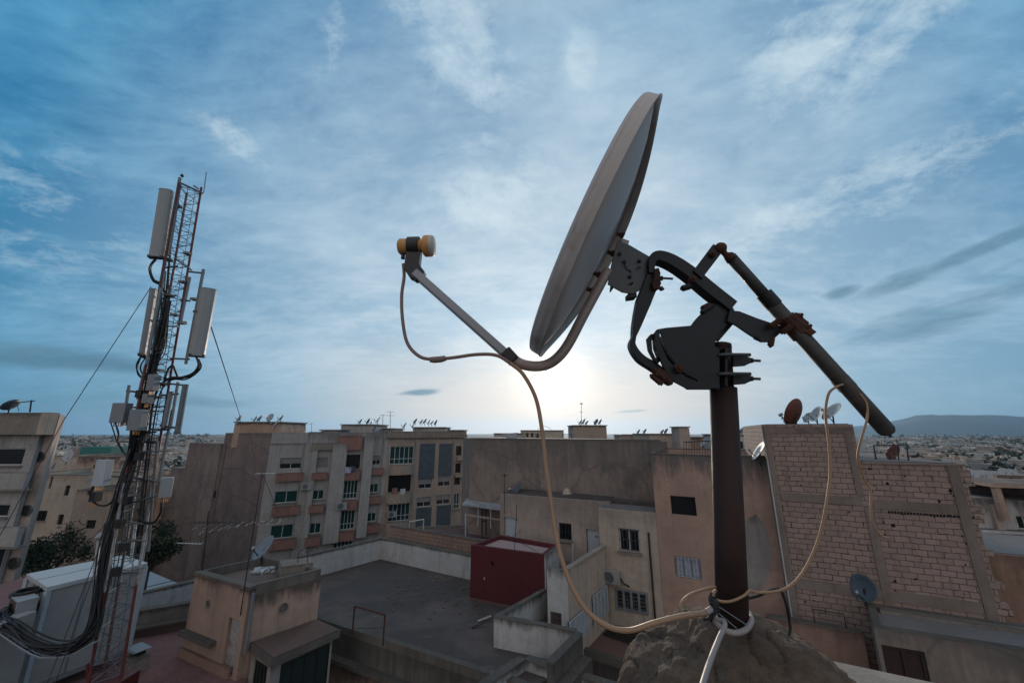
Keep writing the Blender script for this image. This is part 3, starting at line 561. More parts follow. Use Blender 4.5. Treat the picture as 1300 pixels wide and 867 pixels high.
# orange & white houses right of K
A=xy(PY(1225,700,19)); B=xy(PY(1460,700,16.5)); bld('house','orange stained house wall right of the bare brick building','house',A,B,5,-18,PY(1240,699,19)[2],'plaster_orange')
A=xy(PY(1190,650,27)); B=xy(PY(1460,650,24)); mt=bld('house','white house with a dark covered terrace at the right edge','house',A,B,6,-18,PY(1262,634,26)[2],'plaster_white',[(1233,645,1244,651,'bars'),(1292,655,1312,672,'win')])
a=xy(PY(1262,620,25.4)); b=xy(PY(1420,620,23.6)); zt2=PY(1280,614,25.4)[2]
m=MB(); m.prism([a,b,b+V((1.5,4,0)),a+V((1.5,4,0))],zt2-.22,zt2); m.build('terrace_roof',M['plaster_peach'],mt); 
for s in (0.02,.35,.7): p=a.lerp(b,s); MB().prism([p+V((0,.05,0)),p+V((.3,0,0)),p+V((.35,.3,0)),p+V((.05,.35,0))],zt2-2.2,zt2-.224).build('pillar',M['plaster_peach'],mt)
MB().prism([a+V((1.2,3.5,0)),b+V((1.2,3.5,0)),b+V((1.3,3.8,0)),a+V((1.3,3.8,0))],zt2-2.4,zt2-.224).build('back_wall',M['concrete_dark'],mt)
fbox(mt,'column',A,B,(1262,640,1271,700),.3,'plaster_cream'); fbox(mt,'ledge',A,B,(1236,674,1400,678),.5,'plaster_white')
m=MB(); s0,s1b=PY(1236,690,26),PY(1400,690,24); s0.y-=.6; s1b.y-=.6
for i in range(24):
    p=s0.lerp(s1b,i/24); q=s0.lerp(s1b,(i+1)/24); m.bar(p+V((0,0,-.3)),q+V((0,0,.3)),.04); m.bar(p+V((0,0,.3)),q+V((0,0,-.3)),.04)
m.bar(s0+V((0,0,.32)),s1b+V((0,0,.32)),.06); m.bar(s0-V((0,0,.32)),s1b-V((0,0,.32)),.06); m.build('truss_rail',M['iron'],mt)
A=xy(PY(1229,620,40)); B=xy(PY(1263,620,39)); bld('house','small blue-white house with dishes behind the terrace house','house',A,B,6,-22,PY(1245,606,40)[2],'plaster_white',[(1238,612,1241,617,'dark')])
A=xy(PY(1268,612,52)); B=xy(PY(1330,612,50)); bld('house','ochre house with a red upper wall far at the right edge','house',A,B,8,-22,PY(1285,603,52)[2],'plaster_orange',[(1281,606,1286,610,'dark')])
# ================= mid-left houses behind the mast
def mid(u0,u1,vt,Y,dep,mat,label,wins,par=.0): 
    A=xy(PY(u0,vt,Y)); B=xy(PY(u1,vt,Y)); return bld('house',label,'house',A,B,dep,-19,PY((u0+u1)/2,vt,Y)[2],mat,wins,par=par)
mid(20,108,603,46,8,'plaster_cream','cream house with small dark windows right beside the left edge building',[(82,616,88,629,'dark'),(45,648,59,661,'bars'),(73,653,80,666,'dark'),(36,690,49,703,'dark'),(66,693,72,701,'dark'),(63,605,66,620,'dark')],.5)
mid(98,150,622,43.5,8,'plaster_tan','tan house with square dark windows directly behind the lower mast',[(109,660,121,671,'dark'),(101,694,114,705,'dark'),(112,615,118,628,'dark'),(131,664,140,674,'dark')],.4)
mid(150,203,610,48,8,'plaster_peach','peach house with dark openings between the mast and the brown wall',[(160,625,176,640,'dark'),(160,670,172,684,'dark'),(190,673,201,684,'bars'),(182,640,190,650,'dark'),(176,674,184,684,'dark')],.5)
mid(66,101,579,70,8,'plaster_cream','small pink and white house with a roof dish left of the mast',[(98,581,103,589,'dark')],.5)
mid(100,152,580,66,8,'plaster_peach','long low house with a pale orange parapet behind the mast',[(118,590,124,598,'dark')],.6)
A=xy(PY(102,571,95)); B=xy(PY(141,571,95)); tg=thing('sheeted_roof','long roof hoarding of dark teal sheeting left of the mast','hoarding',tuple(A+V((0,0,-18)))); MB().prism([A,B,B+V((0,5,0)),A+V((0,5,0))],-24,PY(120,567,95)[2]).build('sheet',M['teal_sheet'],tg)
tree('leafy green tree at the foot of the left edge building',tuple(PY(56,735,36)-V((0,0,2.5))),6.5,2.6,3,7000,.11)
tree('dark tree half hidden behind the mast beside the brown wall',tuple(PY(186,725,34)-V((0,0,2.5))),6.0,2.0,6,5200,.11)
for i,(u,v,Y,h) in enumerate([(1262,576,520,13),(1248,572,700,11),(1218,571,640,9),(1190,584,300,6),(1270,566,900,12),(212,548,1500,16),(262,549,1700,16),(1205,569,950,10)]):
    p=PY(u,v+4,Y); tree(['rounded dark tree standing out of the distant right city','small tree just left of the largest distant tree','clump of small trees above the lower brick wall end','little tree right behind the lower brick wall','far tree under the hills near the right edge','tree on the left horizon beside the mast','tree on the left horizon near the brown wall','far tree at the foot of the hills'][i],tuple(p-V((0,0,h*.5))),h,h*.75,20+i,500,h*.06)
fbox(jt,'drain_pipe',J0,J1,(828,676,829,805),.05,'iron')
m=MB(); rn=random.Random(12); jn=away(J0,J1)
for cu,cv,ru,rv in((955,705,24,55),(945,760,18,30),(962,670,10,22)):
    pts=[HIT(cu+ru*math.cos(k)*(1+.04*math.sin(3*k+1)+.03*math.sin(7*k)+rn.uniform(-.02,.02)),cv+rv*math.sin(k)*(.9+.04*math.sin(4*k)+.03*math.sin(9*k+2)+rn.uniform(-.02,.02)),J0,J1)[2]-jn*.004 for k in [j*math.pi/40 for j in range(80)]]; m.add(pts,[list(range(80))]); break
m.build('render_patch',M['plaster_grey'],jt)
m=MB(); rn=random.Random(77)
for i in range(260):
    if i%2: a=rn.uniform(-54,-38)
    else: a=rn.uniform(43.5,56)
    r=rn.uniform(300,3800)**1.0; k=rn.uniform(5,11)*(1+r/2500); leaf_crown(m,(r*math.sin(rad(a)),r*math.cos(rad(a)),ground_z(r)+9),k,k*.55,46,k*.22,rn)
tag(m.build('distant_trees',[M['leaf'],M['leaf_dark']]),'dark clumps of trees scattered between the far houses of the plain','trees',kind='stuff')


def ac_unit(label,u,v,A,B,sz=.8,out=.2):
    A=xy(A);B=xy(B);e=(B-A).normalized();n=away(A,B); p=HIT(u,v,A,B)[2]-n*out; t=thing('air_conditioner',label,'air conditioner',tuple(p)); MB().box(p,e*sz*.5,n*.15,V((0,0,sz*.34))).build('casing',M['panel_white'],t)
    MB().lathe(p-n*.152-e*sz*.1,-n,[(.001,0),(sz*.25,0),(sz*.28,.012),(sz*.29,0)],16).build('fan_grille',M['mast_steel'],t); MB().box(p+n*.1-V((0,0,sz*.36)),e*sz*.4,n*.16,V((0,0,.02))).build('bracket',M['iron'],t)
ac_unit('air conditioner under a big teal window on the long pale apartment block',433.5,641,Qc,Qe,1.0,.62)
ac_unit('air conditioner by the lower windows of the tan building',497,652,Qe,Re,.9,.3)
ac_unit('air conditioner between the first two window columns of the pale apartment block',389,617,Qc,Qe,.9,.3)
for (u,v0,v1,A,B,o) in((387.5,552,720,Qc,Qe,.06),(437,556,720,Qc,Qe,.06),(487,556,700,Qc,Qe,.08),(527.5,560,690,Qe,Re,.08),(576,560,690,Qe,Re,.06)):
    n=away(xy(A),xy(B)); a=HIT(u,v0,A,B)[2]-n*o; b=HIT(u-(v1-v0)*.17,v1,A,B)[2]; MB().tube([a,V((a.x,a.y,b.z))],.06,6).build('drain_pipe',M['plaster_grey'],qt if A is Qc else rt)
rn=random.Random(31)
for k,(u,v) in enumerate(((442,592),(500,618),(510,619),(447,591))):
    A,B=(Qc,Qe) if u<460 else (Qe,Re); n=away(A,B); p=HIT(u,v,A,B)[2]-n*(.62 if u<460 else .75); e=(B-A).normalized(); m=MB(); gx=5
    vs=[p+e*(i-2)*.14-n*(.03*math.sin(i*2+j))+V((0,0,-.2*j)) for i in range(gx) for j in range(4)]; m.add(vs,[[i*4+j,(i+1)*4+j,(i+1)*4+j+1,i*4+j+1] for i in range(gx-1) for j in range(3)])
    tag(m.build('laundry',M[['curtain','plaster_terracotta','white_paint','shutter_blue'][k]],solid=.01),['pale towel on the upper balcony of the pale apartment block','red cloth over the curved balcony of the tan building','white cloth over the curved balcony of the tan building','blue-grey cloth on the upper balcony of the pale apartment block'][k],'laundry')
# roof clutter along the skyline: parapet stubs, tanks, stair rooms
for (u0,v0,u1,v1,Y,mt_,lb) in ((393,550,404,556,41,'concrete','small grey rooftop block beside the short aerial'),(406,547,428,556,42,'plaster_ash','low pale rooftop room left of the terracotta attic'),(641,553,650,561,60,'plaster_tan','tiny rooftop block under the hoop frame'),(787,553,800,563,58,'plaster_beige','small beige rooftop block right of the aerial room'),(916,560,934,577,44,'plaster_tan','tan rooftop wall right behind the rusty pole')):
    roofbox(u0,v0,u1,v1,Y,3,mt_,lb)
# ================= dark terrace (roof of the low block) and what surrounds it
T=-7.5
C0=PZ(483,710,T); Bk=PZ(597,736.4,T); Fl=PZ(431,798.5,T); Fr=PZ(629,864,T); Lw=PZ(410.7,729.7,T)
bk=(Bk-C0).normalized(); fl=(Fr-Fl).normalized(); lw=(C0-Lw).normalized()
tb=thing('terraced_building','low building whose roof is the wide dark felt terrace','building',(0,18,-18))
Lf=Fl-fl*3.2; Rb=C0+bk*9.5; RF=Fl+fl*8.0
tpoly=[Lf,C0-lw*12.4,C0,C0+bk*10.3,xy(PZ(690,748,-6.54)),xy(PZ(731,802.5,-6.54)),RF]
MB().prism(tpoly,-18,T).build('wall',M['moss_concrete'],tb)
MB().prism(tpoly,T+.004,T+.02).build('roof',M['roof_felt'],tb)
no=V((fl.y,-fl.x,0)); no=no if no.y<0 else -no   # towards camera
MB().prism([Lf+no*.02,RF+no*.02,RF-no*.22,Lf-no*.22],T-.12,T+.14).build('kerb',M['moss_concrete'],tb)
MB().prism([Lf-no*.24,RF-no*.24,RF-no*.34,Lf-no*.34],T+.022,T+.05).build('mortar_fillet',M['concrete'],tb)
MB().prism([Lf+no*.30,RF+no*.30,RF-no*.01,Lf-no*.01],T-.98,T-.84).build('ledge',M['concrete_dark'],tb)
MB().prism([Lf+no*.06,RF+no*.06,RF+no*.022,Lf+no*.022],-18,T-.985).build('lower_wall',M['plaster_peach'],tb)
def lowwall(a,b,z0,z1,th,mat,side,name='parapet',cap='moss_concrete',parent=None):
    d=(b-a).normalized(); q=V((-d.y,d.x,0))*th*side; p=[xy(a),xy(b),xy(b)+q,xy(a)+q]
    MB().prism(p,z0,z1).build(name,M[mat],parent); q2=q.normalized()*.03
    MB().prism([p[0]-q2-d*.02,p[1]-q2+d*.02,p[2]+q2+d*.02,p[3]+q2-d*.02],z1+.002,z1+.06).build('coping',M[cap],parent)
zp=PY(483,684,C0.y)[2]
lowwall(C0,Rb,T,zp,.2,'plaster_white',1,parent=tb); lowwall(C0-lw*12.3,C0-lw*.0,T,zp,.2,'plaster_white',1,parent=tb)
lowwall(C0+V((.3,.5,0)),Rb+V((.3,.5,0)),T-1,zp+.62,.2,'small_brick',1,'brick_wall',parent=tb)
# rubbish and marks on the terrace
for (u,v,l) in ((615,789,'splintered board leaning by the white parapet corner'),(607,797,'dark stick lying on the felt by the white parapet corner')):
    p=PZ(u,v,T); tag(MB().box(p+V((0,0,.12)),V((.26,.06,.07)),V((-.02,.05,0)),V((0,0,.012))).build('wooden_board',M['wood_door' if v<790 else 'dark_wood']),l,'board')
# rusty frame on the kerb
p0=PZ(447,806,T+.12); p1=PZ(486,819,T+.12); hz=PY(447,769,p0.y)[2]
fr_=thing('rusty_frame','rusty metal goal-shaped rail standing on the kerb of the dark terrace','railing',tuple(p0))
for p in (p0,p1): MB().tube([p,V((p.x,p.y,hz))],.03,6).build('post',M['rust'],fr_)
MB().tube([V((p0.x,p0.y,hz)),V((p1.x,p1.y,hz))],.03,6).build('top_rail',M['rust'],fr_); MB().tube([V((p0.x,p0.y,hz-.75)),V((p1.x,p1.y,hz-.4))],.008,5).build('wire',M['iron'],fr_)
# ================= stair hut with peach walls
z1=-5.0; A=PZ(248,729,z1);Bc=PZ(316.5,748.6,z1);Cc=PZ(409,725,z1);Dc=PZ(339,708.6,z1)
hut=thing('stair_hut','peach-plastered rooftop stair hut with a rusty white door and a rubble-strewn roof','rooftop hut',tuple(xy(A+Bc)/2+V((0,0,T))))
d1=(xy(Bc)-xy(A)).normalized(); n1=away(A,Bc); d2=(xy(Cc)-xy(Bc)).normalized(); n2=V((-d2.y,d2.x,0))
zr=z1-.22
hd=rect_px(A,Bc,(285,784,304,860)); L1=(xy(Bc)-xy(A)).length
hd=(hd[0],min(hd[1],L1-.22),T,hd[3]); facade(hut,A,Bc,T-.0,z1-.02,[hd],'plaster_peach',.2); opening(hut,A,Bc,hd,'rustdoor',.2)
w=.14
MB().prism([xy(A)+n1*.202,xy(Bc)+n1*.202+d1*0,xy(Cc),xy(Dc)],-9.5,zr).build('wall',M['plaster_peach'],hut)
MB().prism([xy(A)+n1*.21+d1*.1,xy(Bc)+n1*.21-d1*.1,xy(Cc)-d1*.1-d2*.05,xy(Dc)+d1*.1-d2*.05],zr+.004,zr+.03).build('roof',M['roof_rubble'],hut)
def strip(a,b,inn,z0,z1_,mat,name,wd=.14,par=None): MB().prism([xy(a),xy(b),xy(b)+inn*wd,xy(a)+inn*wd],z0,z1_).build(name,M[mat],par)
i2=-V((d2.y,-d2.x,0)); i2=i2 if i2.dot(xy(A)-xy(Bc))>0 else -i2
strip(xy(A)-d1*.04-n1*.04,xy(Bc)+d1*.04-n1*.04,n1,z1,z1+.09,'moss_concrete','coping',.26,hut); strip(xy(Bc)+n1*.222,xy(Cc)-d2*.2,i2,zr+.002,z1+.088,'moss_concrete','coping',.16,hut)
strip(xy(A)+n1*.222,xy(Dc)-d2*.2,-i2,zr+.002,z1+.086,'concrete_dark','coping',.16,hut); strip(xy(Dc)-d2*.2,xy(Cc)-d2*.2,d2,zr+.002,z1+.084,'concrete_dark','coping',.16,hut)
MB().box(xy(A)+d1*.95-n1*.1+V((0,0,T+.75)),d1*.95,n1*.11,V((0,0,.07))).build('ledge',M['concrete_dark'],hut)
MB().box(xy(A)+d1*1.4-n1*.04+V((0,0,T+.14)),d1*1.45,n1*.045,V((0,0,.14))).build('skirting',M['plaster_orange'],hut)
def roundel(u,v,A_,B_,r,par,nn):
    p=HIT(u,v,A_,B_)[2]; MB().lathe(p,nn,[(r*.8,-.06),(r,.03),(r*1.15,.03),(r*1.15,-.06)],18).build('vent_ring',M['concrete'],par); MB().lathe(p,nn,[(.001,.015),(r*.85,.012)],14).build('vent_disc',M['concrete_dark'],par)
roundel(264.5,766.5,A,Bc,.11,hut,-n1); nr=V((d2.y,-d2.x,0)); roundel(360,771.5,Bc,Cc,.13,hut,nr if nr.dot(-xy(Bc))>0 else -nr)
pr=xy(Bc)+d2*.12+ (nr*.07 if nr.dot(-xy(Bc))>0 else -nr*.07); MB().tube([pr+V((0,0,z1-.1)),pr+V((0,0,-6.8))],.05,8).build('drain_pipe',M['zinc'],hut)
# slab and rubbish on the hut roof
pz=PZ(380,727,zr+.15); c0=PZ(357,724,z1+.1); tag(MB().prism([PZ(356,728,z1),PZ(397,722,z1),PZ(392,715,z1),PZ(353,719,z1)],zr+.034,z1+.22).build('concrete_slab',M['concrete'],bevel=.02),'pale concrete water-tank base on the right end of the peach hut roof','concrete slab')
sl=bpy.data.objects['concrete_slab']
m=MB(); p=PZ(384,714,z1+.25)
for q in (-.18,.18): m.tube(spline([p+V((q,0,0)),p+V((q,0,.35)),p+V((q+.1,.1,.42))],4),.012,5)
m.build('starter_bar',M['iron'],sl)
rn=random.Random(9); m=MB()
for i in range(26):
    u=rn.uniform(322,348); p=PZ(u,725+rn.uniform(-3,3)-(u-320)*.1,zr+.08); a=V((rn.gauss(0,1),rn.gauss(0,1),rn.gauss(0,.3))).normalized()*rn.uniform(.05,.16); b=a.cross(V((0,0,1))).normalized()*rn.uniform(.02,.07); m.box(p,a,b,V((0,0,.02+.03*rn.random())))
tag(m.build('rubble_heap',M['white_paint']),'scattered pale rubble and rags in the middle of the peach hut roof','rubble',kind='stuff')
# annex with green shutters
za=-6.55; a0=xy(Bc)+d2*.25; a1=xy(Cc)+d2*.02; an0=PZ(344,836,za); an1=PZ(432,799,za)
ann=thing('lean_to','dark lean-to with green shutters and a worn tiled slab roof beside the peach hut','lean-to',tuple(xy(an0+an1)/2+V((0,0,-9.6))))
MB().prism([a0,xy(an0),xy(an1),a1],za-.22,za).build('roof_slab',M['concrete_dark'],ann); MB().prism([a0.lerp(an0,.04)+d2*.05,xy(an0)+d2*.06-n2*0,xy(an1)-d2*.06,a1-d2*.05],za+.003,za+.02).build('roof',M['tile_dull_red'],ann)
b0=xy(an0).lerp(xy(an1),.0)-(xy(an0)-a0).normalized()*.18+d2*.12; b1=xy(an1)-(xy(an1)-a1).normalized()*.18-d2*.12
Lb=(b1-b0).length; facade(ann,b0,b1,-9.6,za-.222,[(.28,Lb-.06,-9.5,za-.35)],'plaster_grey',.15); opening(ann,b0,b1,(.28,Lb-.06,-9.5,za-.35),'green',.15)
nb=away(b0,b1); c0=a0+nb*.0; facade(ann,xy(a0)+d1*.15,b0-d1*.01,-9.6,za-.224,[(.25,(b0-a0).length-.35,-9.5,za-.35)],'plaster_grey',.15); opening(ann,xy(a0)+d1*.15,b0-d1*.01,(.25,(b0-a0).length-.35,-9.5,za-.35),'green',.15)
MB().prism([b0+nb*.2+d2*.2,b1+nb*.2,a1,a0+d2*.4],-9.6,za-.23).build('wall',M['plaster_grey'],ann)
# sunken yard floor
tag(MB().prism([V((-16,3,0)),V((2.2,3,0)),V((4.4,11.6,0)),xy(RF)+no*.07,xy(Lf)+no*.07,V((-9.5,16,0))],-9.9,-9.65).build('lower_yard',M['tile_dull_red']),kind='structure')
# red tile terrace left
rt_=[V((-30,6,0)),V((-8.9,6,0)),xy(Bc)+n1*.1-d1*.02,xy(A)+n1*.2,xy(Dc)+V((-.05,0,0)),C0-lw*12.45+V((-.3,0,0)),V((-13.5,19.5,0)),V((-18,18.4,0)),V((-30,18,0))]
rt_=[V((-26,6,0)),V((-8.3,6,0)),V((-8.3,13.6,0)),V((-8.7,14,0)),V((-10.6,17.0,0)),V((-13.9,18.7,0)),V((-26,24,0))]
rb=thing('low_building','building carrying the worn red paved roof terrace under the mast','building',(-16,12,-18))
MB().prism(rt_,-18,T-.01).build('wall',M['plaster_beige'],rb); MB().prism(rt_,T-.008,T+.002).build('roof_paving',M['red_paving'],rb)
q0=PZ(243,786,T);q1=PZ(176,801,T); lowwall(q1+(q1-q0),q0+V((.6,-.3,0)),T,T+.75,.25,'concrete',1,parent=rb); lowwall(q1+(q1-q0)+V((0,-.45,0)),q0+V((.6,-.75,0)),T,T+.28,.3,'tile_dull_red',1,'step',parent=rb)
gr=[PZ(185,752,-8.6),PZ(243,757,-8.6),PZ(225,741,-8.6),PZ(190,726,-8.6)]
bb=thing('low_building','low building with a smooth grey roof between the shelter and the brown wall','building',(-15,22,-18)); MB().prism([xy(p) for p in gr],-18,-8.6).build('wall',M['plaster_grey'],bb); MB().prism([xy(p) for p in gr],-8.598,-8.55).build('roof',M['zinc'],bb)
tubes('iron_rail','thin rusty rail strung from the shelter to the peach hut','rail',[PY(186,745,15),PY(215,738,15.2),PY(246,731,15.1)],.012,'rust')
# ================= maroon hut
z1=-5.18; A=PZ(598,691.5,z1); Bm=PZ(691,704,z1); Cm=PZ(708,691,z1); Dm=PZ(634,678.4,z1)
mh=thing('maroon_hut','maroon painted rooftop hut with a pale pink roof at the end of the dark terrace','rooftop hut',tuple(xy(A+Bm)/2+V((0,0,T))))
ma=away(A,Bm); me_=(xy(Bm)-xy(A)).normalized(); nn=[xy(A),xy(Bm),xy(Cm),xy(Dm)]
MB().prism(nn,T,z1-.2).build('wall',M['paint_maroon'],mh)
def ringpar(poly,z0,z1_,t_,mat,par,name='parapet',capmat=None):
    n=len(poly); c=sum(poly,V((0,0,0)))/n
    # inner polygon by moving edges inward
    inn=[]
    for i in range(n):
        p0,p1,p2=poly[i-1],poly[i],poly[(i+1)%n]
        def off(a,b):
            d=(b-a).normalized(); q=V((-d.y,d.x,0)); q=q if q.dot(c-a)>0 else -q; return a+q*t_,d
        a,da=off(p0,p1); b,db=off(p1,p2); den=da.x*db.y-da.y*db.x; s=((b.x-a.x)*db.y-(b.y-a.y)*db.x)/den; inn.append(a+da*s)
    m=MB(); vs=[V((p.x,p.y,z)) for z in(z0,z1_) for ring_ in (poly,inn) for p in ring_]
    fs=[]
    for i in range(n):
        j=(i+1)%n; fs+=[[i,j,2*n+j,2*n+i],[n+i,n+j,3*n+j,3*n+i],[2*n+i,2*n+j,3*n+j,3*n+i]]
    m.add(vs,fs); return m.build(name,M[mat],par),inn
_,inn=ringpar(nn,z1-.198,z1,.16,'paint_maroon',mh)
MB().prism([p.lerp(sum(inn,V((0,0,0)))/4,.01) for p in inn],z1-.196,z1-.17).build('roof',M['roof_pink'],mh)
sd=(xy(Cm)-xy(Bm)).normalized(); so=V((sd.y,-sd.x,0)); so=so if so.x>0 else -so
MB().prism([xy(Bm)+so*.004+sd*.0,xy(Cm)+so*.004,xy(Cm)+so*.05,xy(Bm)+so*.05],-9,z1-.003).build('side_wall',M['plaster_white'],mh)
MB().prism([xy(A)-ma*.02,xy(Bm)-ma*.02,xy(Bm)-ma*.003,xy(A)-ma*.003],T+.02,T+.14).build('skirting',M['tile_dull_red'],mh)
p=HIT(625.5,714.5,A,Bm)[2]; MB().box(p-ma*.0,me_*.07,ma*.02,V((0,0,.07))).build('vent_opening',M['glass_dark'],mh); p=HIT(615,734,A,Bm)[2]; MB().box(p,me_*.02,ma*.015,V((0,0,.05))).build('bracket',M['white_paint'],mh)
# white parapet enclosure in front
zt=-6.54; w0=PZ(627,783,zt);w1=PZ(731,802.5,zt);w2=PZ(690,748,zt); w3=PZ(694,840,zt)
we=thing('parapet_wall','white stained parapet enclosing the pit between the dark terrace and the courtyard','parapet wall',tuple(xy(w0)+V((0,0,T))))
def pw(a,b,z0,z1_,th,mat,cap,name='wall_panel',side=None):
    d=(xy(b)-xy(a)).normalized(); n_=V((-d.y,d.x,0)); n_=n_ if side is None else (n_ if n_.dot(side)>0 else -n_)
    p=[xy(a),xy(b),xy(b)+n_*th,xy(a)+n_*th]; MB().prism(p,z0,z1_).build(name,M[mat],we); MB().prism([p[0]-n_*.02,p[1]-n_*.02,p[2]+n_*.02,p[3]+n_*.02],z1_+.002,z1_+.05).build('coping',M[cap],we)
pw(w0,w1,-9,zt,.16,'plaster_white','moss_concrete',side=V((0,1,0))); pw(w0+(w2-w0).normalized()*.165,w2,-9,zt-.003,.16,'plaster_white','moss_concrete',side=V((1,0,0)))
pw(w1+V((.02,0,0)),w3,-12,zt-.004,.22,'concrete_dark','concrete_dark',side=V((1,0,0)))
st=(xy(w3)-xy(w1)).normalized(); so2=V((-st.y,st.x,0)); so2=so2 if so2.x>0 else -so2
MB().prism([xy(w1)+so2*.25+st*.15,xy(w3)+so2*.25,xy(w3)+so2*.62,xy(w1)+so2*.62+st*.15],-12,zt-.5).build('step_block',M['concrete_dark'],we)
# near roof well, bottom centre
zn=-7.2; k0=PZ(667,838,zn); k1=PZ(620,870,zn); k2=PZ(770,871,zn)
nw=thing('roof_well','white-walled roof well with a mossy coping at the bottom centre of the picture','roof well',tuple(xy(k0)+V((0,0,-10))))
we_=we; we=nw
pw(k0,k0+(k1-k0)*2.2,-10,zn,.25,'plaster_white','moss_concrete',side=V((-1,0,0))); pw(k0+V((.0,.0,0)),k0+(k2-k0)*1.35,-10,zn-.003,.25,'plaster_white','moss_concrete',side=V((0,1,0))); 
MB().prism([xy(k0),xy(k0+(k2-k0)*1.3),V((4,9.4,0)),xy(k0+(k1-k0)*2.1)],-10,-9.5).build('floor',M['roof_grey'],nw)
we=we_
# ================= tan balcony wall (W2) and courtyard
zt=-5.3; Wn=PZ(720,724,zt); Wf=PZ(768,693.5,zt); Wl=xy(Wn)-Kd*.85
wt=thing('balcony_building','tan two-storey wing with white louvred windows and a railed balcony above the courtyard','building',tuple(xy(Wn)+V((0,0,-9))))
facade(wt,Wl,Wn,-9.2,zt,[rect_px(Wl,Wn,(699,777,713,798))],'plaster_white',.12); opening(wt,Wl,Wn,rect_px(Wl,Wn,(699,777,713,798)),'bars',.12)
hs=[rect_px(Wn,Wf,(721,779,745,812)),rect_px(Wn,Wf,(751.5,749,769.5,785))]; 
def facade_n(par,A,B,z0,z1,holes,mat,d,nrm):
    pass
# the wing's right wall faces the courtyard (to the right)
A_,B_=xy(Wn),xy(Wf); e_=(B_-A_).normalized(); nL=V((-e_.y,e_.x,0)); nL=nL if nL.x<0 else -nL
MB().prism([A_+nL*.002,B_,B_+nL*.18,A_+nL*.18+e_*.0],-9.2,zt-.002).build('wall',M['plaster_cream'],wt)
for i,h in enumerate(hs):
    a,b,c,t_=h; m=MB(); cc=A_+e_*(a+b)/2-nL*.03+V((0,0,(c+t_)/2)); p=MB().box(cc,e_*(b-a)/2,nL*.035,V((0,0,(t_-c)/2))).build('window',M['glass_dark'],wt)
    for q in range(5): m.box(A_+e_*(a+(b-a)*q/4)-nL*.08+V((0,0,(c+t_)/2)),e_*.035,nL*.025,V((0,0,(t_-c)/2)))
    for q in range(14): m.box(cc-nL*.04+V((0,0,(q/13-.5)*(t_-c))),e_*(b-a)/2,nL*.02,V((0,0,.02)))
    m.build('louvre_frame',M['blue_white_paint'],p)
MB().prism([Wl+nL*.0,A_+nL*.18-Kd*0,B_+nL*.18,B_+nL*2.2+e_*0,xy(Cm)+so*.1],-9.2,zt-1.0).build('balcony_floor',M['tile_dull_red'],wt)
MB().prism([A_-nL*.03,B_-nL*.03,B_+nL*.2,A_+nL*.2],zt+.001,zt+.05).build('coping',M['plaster_beige'],wt)
for (u,v) in((727,710),(739,700)):
    p=PZ(u,v,zt-.9)+nL*.0; MB().tube([PY(u,713,p.y),PY(u,690,p.y)],.035,6).build('post',M['white_paint'],wt)
# air conditioner
p=HIT(777,730,I0,I0+Kd)[2]-kn*.2; acu=thing('air_conditioner','outdoor air conditioner mounted on the cream house wall','air conditioner',tuple(p))
MB().box(p,Kd*.40,kn*.14,V((0,0,.27))).build('casing',M['panel_white'],acu,bevel=.01); MB().lathe(p-kn*.142-Kd*.1,-kn,[(.001,.0),(.2,.0),(.22,.012),(.24,.0)],20).build('fan_grille',M['mast_steel'],acu)
m=MB(); m.bar(p-Kd*.25+V((0,0,-.3)),p-Kd*.25+V((0,0,-.3))+kn*.25,.04); m.bar(p+Kd*.25+V((0,0,-.3)),p+Kd*.25+V((0,0,-.3))+kn*.25,.04); m.build('bracket',M['iron'],acu)
MB().tube(spline([p+Kd*.42,p+Kd*.55+V((0,0,-.2)),p+Kd*.7+V((0,0,-.25)),p+Kd*.75+kn*.15+V((0,0,-.35))]),.035,6).build('hose',M['black_rubber'],acu)
# courtyard
zc=-8.55; c0=PZ(738,827,zc); c1=PZ(812,852,zc); cf=HIT(770,793,I0,I0+Kd)[2]
cy=thing('courtyard_deck','sunken red courtyard deck with a stained front wall','courtyard',tuple(xy(c0)+V((0,0,-12)))); cd=(xy(c1)-xy(c0)).normalized()
poly=[xy(c0)-cd*.3,xy(c0)+cd*7,xy(J0)+Kd*7,xy(cf)-Kd*.6+E2*.3]
MB().prism(poly,-18,zc-.01).build('wall',M['concrete_dark'],cy); MB().prism(poly,zc-.008,zc+.01).build('floor',M['tile_dull_red'],cy); q=V((0.02,-.04,0)); MB().prism([poly[0]+q,poly[1]+q,poly[1]+E2*.22,poly[0]+E2*.22],zc-.12,zc+.13).build('kerb',M['moss_concrete'],cy)
a,b,c,d_=[PZ(u,v,zc+.06) for u,v in((766,805),(818,823),(838,806),(780,794))]
gm=thing('floor_grating','black iron floor grating lying on the red courtyard deck','grating',tuple(a)); m=MB()
for i in range(13): m.bar(a.lerp(b,i/12),d_.lerp(c,i/12),.03)
for i in range(9): m.bar(a.lerp(d_,i/8)+V((0,0,.02)),b.lerp(c,i/8)+V((0,0,.02)),.03)
m.build('bars',M['iron'],gm)
